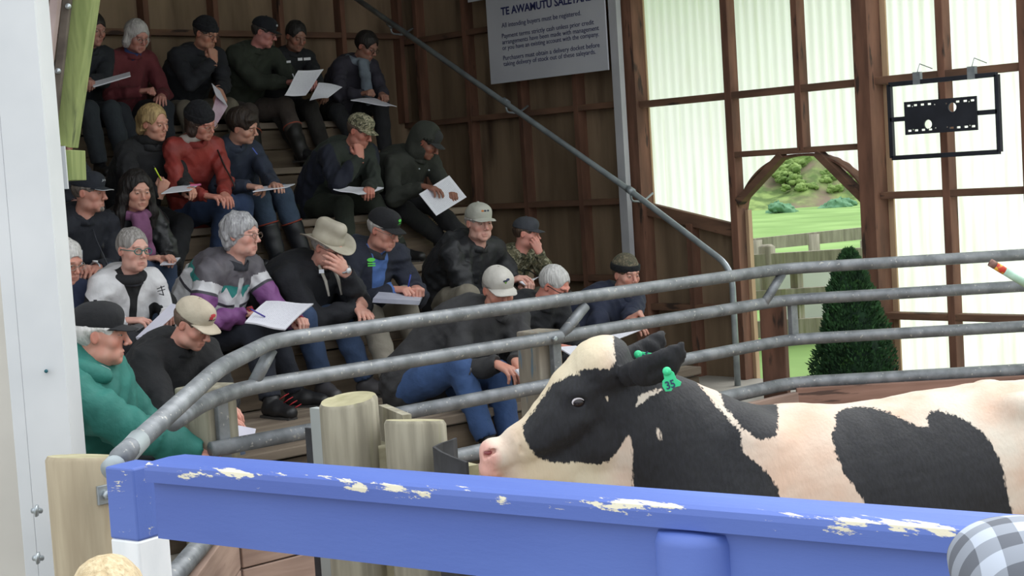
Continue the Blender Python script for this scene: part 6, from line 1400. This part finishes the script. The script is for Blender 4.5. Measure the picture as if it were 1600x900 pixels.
# ------------------------------------------------------------------ the black and white heifer in the ring
BT = math.radians(4)
ct = RGT0 * math.cos(BT) + FWD * math.sin(BT)            # tail direction
cm = np.cross(UP0, ct); cm = cm if cm.dot(FWD) > 0 else -cm   # away from the viewer
CO = atD(1000, 650, 4.42); CO = V(CO[0], CO[1], .03)
def cpl(px, py, off=0.0):
    """where the sight line meets the animal's middle plane, in its own frame (x to the tail, y across, z up)"""
    d = ray(px, py); o_ = CO + cm * off; t = (o_ - CAM).dot(cm) / d.dot(cm); p = CAM + d * t - CO; return V(p.dot(ct), off, p[2])
def cw(v): v = np.atleast_2d(v); return CO + v[:, :1] * ct + v[:, 1:2] * cm + v[:, 2:3] * UP0
def cow():
    f = Field.__new__(Field)
    x0 = cpl(740, 700)[0] - .03
    f.ax = [np.concatenate([np.arange(x0, x0 + .72, .0058), np.arange(x0 + .72, x0 + 2.35, .0115)]), np.arange(-.36, .362, .0082), np.concatenate([np.arange(0.0, .78, .016), np.arange(.78, 1.55, .0066)])]
    f.d = np.full([len(a) for a in f.ax], 1.0, np.float32); f.h = .012
    Y = (0, 1, 0)
    w = lambda px, py, dz=0.0, y=0.0: cpl(px, py) + V(0, y, dz)
    wt = lambda px, py, r, y=0.0: cpl(px, py) + V(0, y, -r)      # centre under an outline point
    # trunk
    tr = [(1130, 652, .23), (1200, 640, .262), (1290, 640, .285), (1400, 630, .30), (1480, 617, .29), (1560, 603, .27), (1640, 600, .235), (1715, 618, .18)]
    pts = [wt(*q) for q in tr]; f.chain(pts, [q[2] for q in tr], k=.06, flat=(Y, .80))
    f.chain([pts[1] + V(0, 0, -.10), pts[3] + V(0, 0, -.13), pts[5] + V(0, 0, -.06)], [.21, .245, .17], k=.08, flat=(Y, .92))
    # neck
    f.chain([w(985, 640), w(1040, 690), w(1100, 735), pts[1] + V(-.02, 0, -.07)], [.125, .165, .20, .21], k=.06, flat=(Y, .66))
    f.chain([w(1000, 622), w(1062, 655), w(1120, 690)], [.085, .085, .10], k=.05, flat=(Y, .6))
    f.chain([w(1000, 745), w(1060, 800), w(1120, 850)], [.06, .08, .10], k=.06, flat=(Y, .45))
    # shoulders, hips
    for s in (-1, 1):
        f.chain([w(1165, 690, 0, s * .12), w(1150, 800, 0, s * .165)], [.085, .10], k=.07); f.ell(w(1572, 622, 0, s * .14), (.05, .04, .035), k=.06); f.ell(w(1640, 735, 0, s * .12), (.16, .09, .17), k=.08)
        # legs
        a = pts[1] + V(-.03, s * .13, -.30); z = lambda p, zz, dx=0: V(p[0] + dx, p[1], zz)
        f.chain([a, z(a, .50, -.02), z(a, .37, -.025), z(a, .18, -.02), z(a, .10, -.03)], [.095, .06, .047, .032, .04], k=.03); f.cone(z(a, .08, -.035), z(a, .045, -.05), .045, .052, k=.015)
        b = w(1660, 760, 0, s * .14)
        f.chain([w(1640, 700, 0, s * .12), V(b[0] - .02, b[1], .60), V(b[0] + .10, b[1], .45), V(b[0] + .07, b[1], .20), V(b[0] + .06, b[1], .11)], [.15, .10, .052, .034, .042], k=.035); f.cone(V(b[0] + .055, b[1], .08), V(b[0] + .04, b[1], .045), .045, .052, k=.015)
    # tail
    f.chain([w(1730, 625), w(1760, 660), w(1768, 760), w(1765, 900)], [.045, .03, .02, .018], k=.02); f.chain([w(1765, 890), w(1765, 960)], [.03, .045], k=.02)
    # head
    f.chain([w(938, 578), w(905, 618), w(872, 656), w(820, 694), w(781, 712)], [.083, .087, .078, .056, .048], k=.03, flat=(Y, 1.0))
    f.cone(w(938, 574, 0, -.03), w(938, 574, 0, .03), .078, .078, k=.03); f.ell(w(952, 548), (.05, .06, .035), k=.03)
    f.chain([w(960, 700), w(985, 740), w(1010, 800)], [.085, .09, .10], k=.05, flat=(Y, .6)); f.chain([w(945, 640), w(935, 690), w(880, 722), w(815, 742), w(785, 741)], [.085, .078, .055, .036, .03], k=.04, flat=(Y, .86))
    f.chain([w(860, 748), w(985, 775)], [.06, .09], k=.05, flat=(Y, .7)); f.cone(w(776, 711, 0, -.026), w(776, 711, 0, .026), .040, .040, k=.02); f.ell(w(768, 706), (.032, .06, .036), k=.02)
    for s in (-1, 1):
        f.ell(w(765, 733, 0, s * .02), (.03, .035, .026), k=.02)
        f.ell(w(900, 608, 0, s * .072), (.042, .022, .028), k=.025)             # brow
        f.ell(w(898, 622, 0, s * .098), (.022, .014, .0145), k=.006, op='sub')
        f.chain([w(905, 650, 0, s * .07), w(850, 690, 0, s * .052)], [.022, .018], k=.03)  # cheek bone
        f.chain([w(758, 707, 0, s * .046), w(768, 700, 0, s * .054)], [.0105, .0095], k=.006, op='sub'); f.chain([w(790, 668, 0, s * .04), w(798, 690, 0, s * .056), w(800, 715, 0, s * .06)], [.003, .005, .003], k=.01, op='sub'); f.chain([w(806, 675, 0, s * .05), w(812, 700, 0, s * .058)], [.002, .004], k=.01, op='sub')         # nostril
        f.chain([w(772, 733, 0, s * .055), w(800, 739, 0, s * .058), w(822, 735, 0, s * .06)], [.005, .005, .004], k=.006, op='sub')
        # ear: a leaf shaped cup held back
        sy = s
        ww = lambda px, py, y: (lambda q_: V(q_[0], sy * y, q_[2]))(cpl(px, py, -y))
        e = [ww(964, 590, .07), ww(985, 586, .11), ww(1010, 580, .14), ww(1036, 570, .152), ww(1054, 554, .157), ww(1064, 540, .16), ww(1068, 529, .162)]
        nn = (0.1, 1, .35)
        f.chain(e, [.028, .036, .046, .046, .033, .014, .001], k=.008, flat=(nn, .30))
        f.chain([e[2] + V(.012, sy * .018, -.008), e[3] + V(.008, sy * .016, -.004)], [.018, .015], k=.008, op='sub', flat=(nn, .5))
    f.wrinkle(.0018, 34, 3); f.wrinkle(.0007, 120, 4)
    # small coat ripple
    v, q = f.mesh(); wv = cw(v)
    # hide pattern: seen from the near side, mirrored for the far side
    vm = v.copy(); vm[:, 1] = -np.abs(vm[:, 1]); pw = cw(vm) - CAM; zc = pw @ f3; px = 800 + F * (pw @ R3) / zc; py = 450 - F * (pw @ U3) / zc
    P1 = [(817, 667), (830, 647), (853, 613), (867, 597), (893, 585), (905, 586), (903, 578), (933, 576), (953, 577), (962, 563), (958, 533), (958, 480), (1100, 480), (1092, 600), (1107, 619), (1125, 640), (1144, 662), (1157, 674), (1160, 707), (1178, 720), (1190, 730), (1213, 756), (1240, 830), (988, 830), (988, 697), (982, 680), (963, 707), (953, 720), (933, 727), (907, 723), (863, 723), (837, 713), (820, 687)]
    P2 = [(1120, 600), (1149, 620), (1213, 620), (1217, 654), (1213, 683), (1187, 688), (1159, 669), (1152, 658), (1132, 636)]
    P3 = [(1304, 647), (1306, 666), (1300, 677), (1304, 703), (1315, 734), (1334, 760), (1345, 775), (1380, 860), (1590, 860), (1580, 790), (1572, 756), (1564, 722), (1549, 692), (1534, 673), (1500, 651), (1459, 639), (1447, 651), (1451, 666), (1440, 669), (1413, 656), (1387, 643), (1364, 637), (1342, 635), (1319, 638)]
    blk = np.minimum(np.minimum(poly_sd(px, py, P1), poly_sd(px, py, P2)), poly_sd(px, py, P3))
    for W in ([(993, 634), (1000, 618), (1025, 607), (1036, 609), (1012, 622), (998, 634)], [(1025, 668), (1030, 667), (1034, 682), (1032, 692)], [(946, 620), (951, 621), (950, 626)]): blk = np.maximum(blk, -poly_sd(px, py, W))
    blk = np.where(v[:, 2] < .5, np.abs(blk) + 8, blk)
    nose = np.minimum(poly_sd(px, py, [(735, 680), (756, 686), (776, 700), (782, 716), (778, 730), (790, 760), (735, 760)]), 60)
    pink = poly_sd(px, py, [(1158, 673), (1300, 650), (1340, 790), (1200, 790)])
    m, nt, b = newmat('cow_hide'); L = nt.links.new
    tc = N(nt, 'ShaderNodeTexCoord'); mp = N(nt, 'ShaderNodeMapping'); mp.inputs['Scale'].default_value = (1.6, 1.6, .55); L(tc.outputs['Object'], mp.inputs[0])
    nz = N(nt, 'ShaderNodeTexNoise'); nz.inputs['Scale'].default_value = 75; nz.inputs['Detail'].default_value = 4; L(mp.outputs[0], nz.inputs[0])
    n2 = N(nt, 'ShaderNodeTexNoise'); n2.inputs['Scale'].default_value = 7; n2.inputs['Detail'].default_value = 4; L(tc.outputs['Object'], n2.inputs[0])
    wr_ = N(nt, 'ShaderNodeValToRGB'); L(n2.outputs[0], wr_.inputs[0]); wr_.color_ramp.elements[0].color = col('cbc1b2'); wr_.color_ramp.elements[1].color = col('c4a48e'); wr_.color_ramp.elements[0].position = .38; wr_.color_ramp.elements[1].position = .72
    ap = N(nt, 'ShaderNodeAttribute', attribute_name='pinkish'); acr = N(nt, 'ShaderNodeAttribute', attribute_name='cream'); mxc = N(nt, 'ShaderNodeMix', data_type='RGBA'); L(acr.outputs['Fac'], mxc.inputs[0]); L(wr_.outputs[0], mxc.inputs[6]); mxc.inputs[7].default_value = col('c9bd9f'); mr0 = N(nt, 'ShaderNodeMapRange'); L(ap.outputs['Fac'], mr0.inputs[0]); mr0.inputs[1].default_value = 40; mr0.inputs[2].default_value = -40; mr0.inputs[3].default_value = 0; mr0.inputs[4].default_value = .6
    mx0 = N(nt, 'ShaderNodeMix', data_type='RGBA'); L(mr0.outputs[0], mx0.inputs[0]); L(mxc.outputs[2], mx0.inputs[6]); mx0.inputs[7].default_value = col('c9a892')
    an = N(nt, 'ShaderNodeAttribute', attribute_name='nose'); mr = N(nt, 'ShaderNodeMapRange'); L(an.outputs['Fac'], mr.inputs[0]); mr.inputs[1].default_value = 6; mr.inputs[2].default_value = -8; mr.inputs[3].default_value = 0; mr.inputs[4].default_value = .8
    mx1 = N(nt, 'ShaderNodeMix', data_type='RGBA'); L(mr.outputs[0], mx1.inputs[0]); L(mx0.outputs[2], mx1.inputs[6]); mx1.inputs[7].default_value = col('d79c90')
    ab = N(nt, 'ShaderNodeAttribute', attribute_name='black'); sb = N(nt, 'ShaderNodeMath', operation='MULTIPLY_ADD'); L(nz.outputs[0], sb.inputs[0]); sb.inputs[1].default_value = 13; L(ab.outputs['Fac'], sb.inputs[2])
    mr2 = N(nt, 'ShaderNodeMapRange'); L(sb.outputs[0], mr2.inputs[0]); mr2.inputs[1].default_value = 7.6; mr2.inputs[2].default_value = 5.2; mr2.inputs[3].default_value = 0; mr2.inputs[4].default_value = 1
    n3 = N(nt, 'ShaderNodeValToRGB'); L(nz.outputs[0], n3.inputs[0]); n3.color_ramp.elements[0].color = col('07080c'); n3.color_ramp.elements[1].color = col('17181f'); n3.color_ramp.elements[0].position = .3; n3.color_ramp.elements[1].position = .75
    mx2 = N(nt, 'ShaderNodeMix', data_type='RGBA'); L(mr2.outputs[0], mx2.inputs[0]); L(mx1.outputs[2], mx2.inputs[6]); L(n3.outputs[0], mx2.inputs[7])
    L(mx2.outputs[2], b.inputs['Base Color']); b.inputs['Roughness'].default_value = .7; b.inputs['Sheen Weight'].default_value = .04
    bp = N(nt, 'ShaderNodeBump'); bp.inputs['Strength'].default_value = .5; bp.inputs['Distance'].default_value = .004; L(nz.outputs[0], bp.inputs['Height']); L(bp.outputs[0], b.inputs['Normal'])
    o = mesh_obj('cow', wv, q, m, attrs={'black': blk, 'nose': nose, 'pinkish': pink, 'cream': np.clip((970 - px) / 40, 0, 1) * np.clip((px - 790) / 50, 0, .75)}); setp(o, 'black and white heifer with green ear tags standing in the sale ring', 'cow')
    # eyes
    for s in (-1, 1):
        c = cpl(898, 622) + V(0, s * .084, 0); ev, ef = ball(c, (.018, .0135, .0142), 18, 12); eo = mesh_obj('eye', cw(ev), ef if s > 0 else ef[:, ::-1], mat('cow_eye', '1c1418', rough=.08), o)
        mb = MB(); pts = [cw(c + V(math.cos(t) * .0165, s * .0085, math.sin(t) * .0115))[0] for t in np.linspace(PI * .15, PI * 1.15, 12)]; mb.tube(pts, [.001 + .0022 * math.sin(PI * i / 11) for i in range(12)], 8); mb.build('eye_white', mat('cow_eye_white', 'c9c4c8', rough=.2), eo)
        mb = MB(); c2 = cpl(761, 703) + V(0, s * .043, 0); nv, nf = ball(c2, (.012, .006, .007), 12, 8); mesh_obj('nostril', cw(nv), nf, mat('nostril_pink', '8a4a4c', rough=.4), o)
    # ear tags
    M_tag = mat('tag_green', '35c585', '3fd092', rough=.45)
    def tag(pxs, D, btn, txt, tp, lab, rot=-.18):
        pts = [atD(x, y, D) for x, y in pxs]; m = MB(); m.prism(pts, FWD * .003); t_ = m.build('ear_tag', M_tag, o, bevel=.001)
        m = MB(); m.lathe([(.012, 0), (.011, .003), (.004, .005), (.0, .006)], atD(*btn, D - .001), 16, axis=-FWD); m.build('tag_button', M_tag, t_)
        r, u = RGT0 * math.cos(rot) - UP0 * math.sin(rot), UP0 * math.cos(rot) + RGT0 * math.sin(rot)
        letters(None, t_, txt, None, .030, '2a3a5a', frame='w', X3=atD(*tp, D - .0015), R3_=(r, u, -FWD), sx=.9)
        return t_
    sgn = 1
    De = (CO + cm * -.18).dot(FWD) + .0
    zz_ = cw(cpl(1045, 580, -.19))[0].dot(FWD)
    tag([(1036, 582), (1045, 576), (1053, 582), (1057, 592), (1065, 597), (1063, 603), (1052, 606), (1049, 611), (1040, 612), (1035, 604), (1035, 596), (1038, 592)], zz_ - .02, (1042, 580), '35', (1049, 606.5), 'x', -.25)
    z2 = cw(cpl(1005, 555, .0))[0].dot(FWD)
    tag([(991, 552), (998, 549), (1012, 551), (1021, 552), (1021, 558), (1012, 563), (1004, 567), (998, 563), (994, 557)], z2 - .0, (997, 554), '35', (1013, 562), 'x', -.5)
cow()
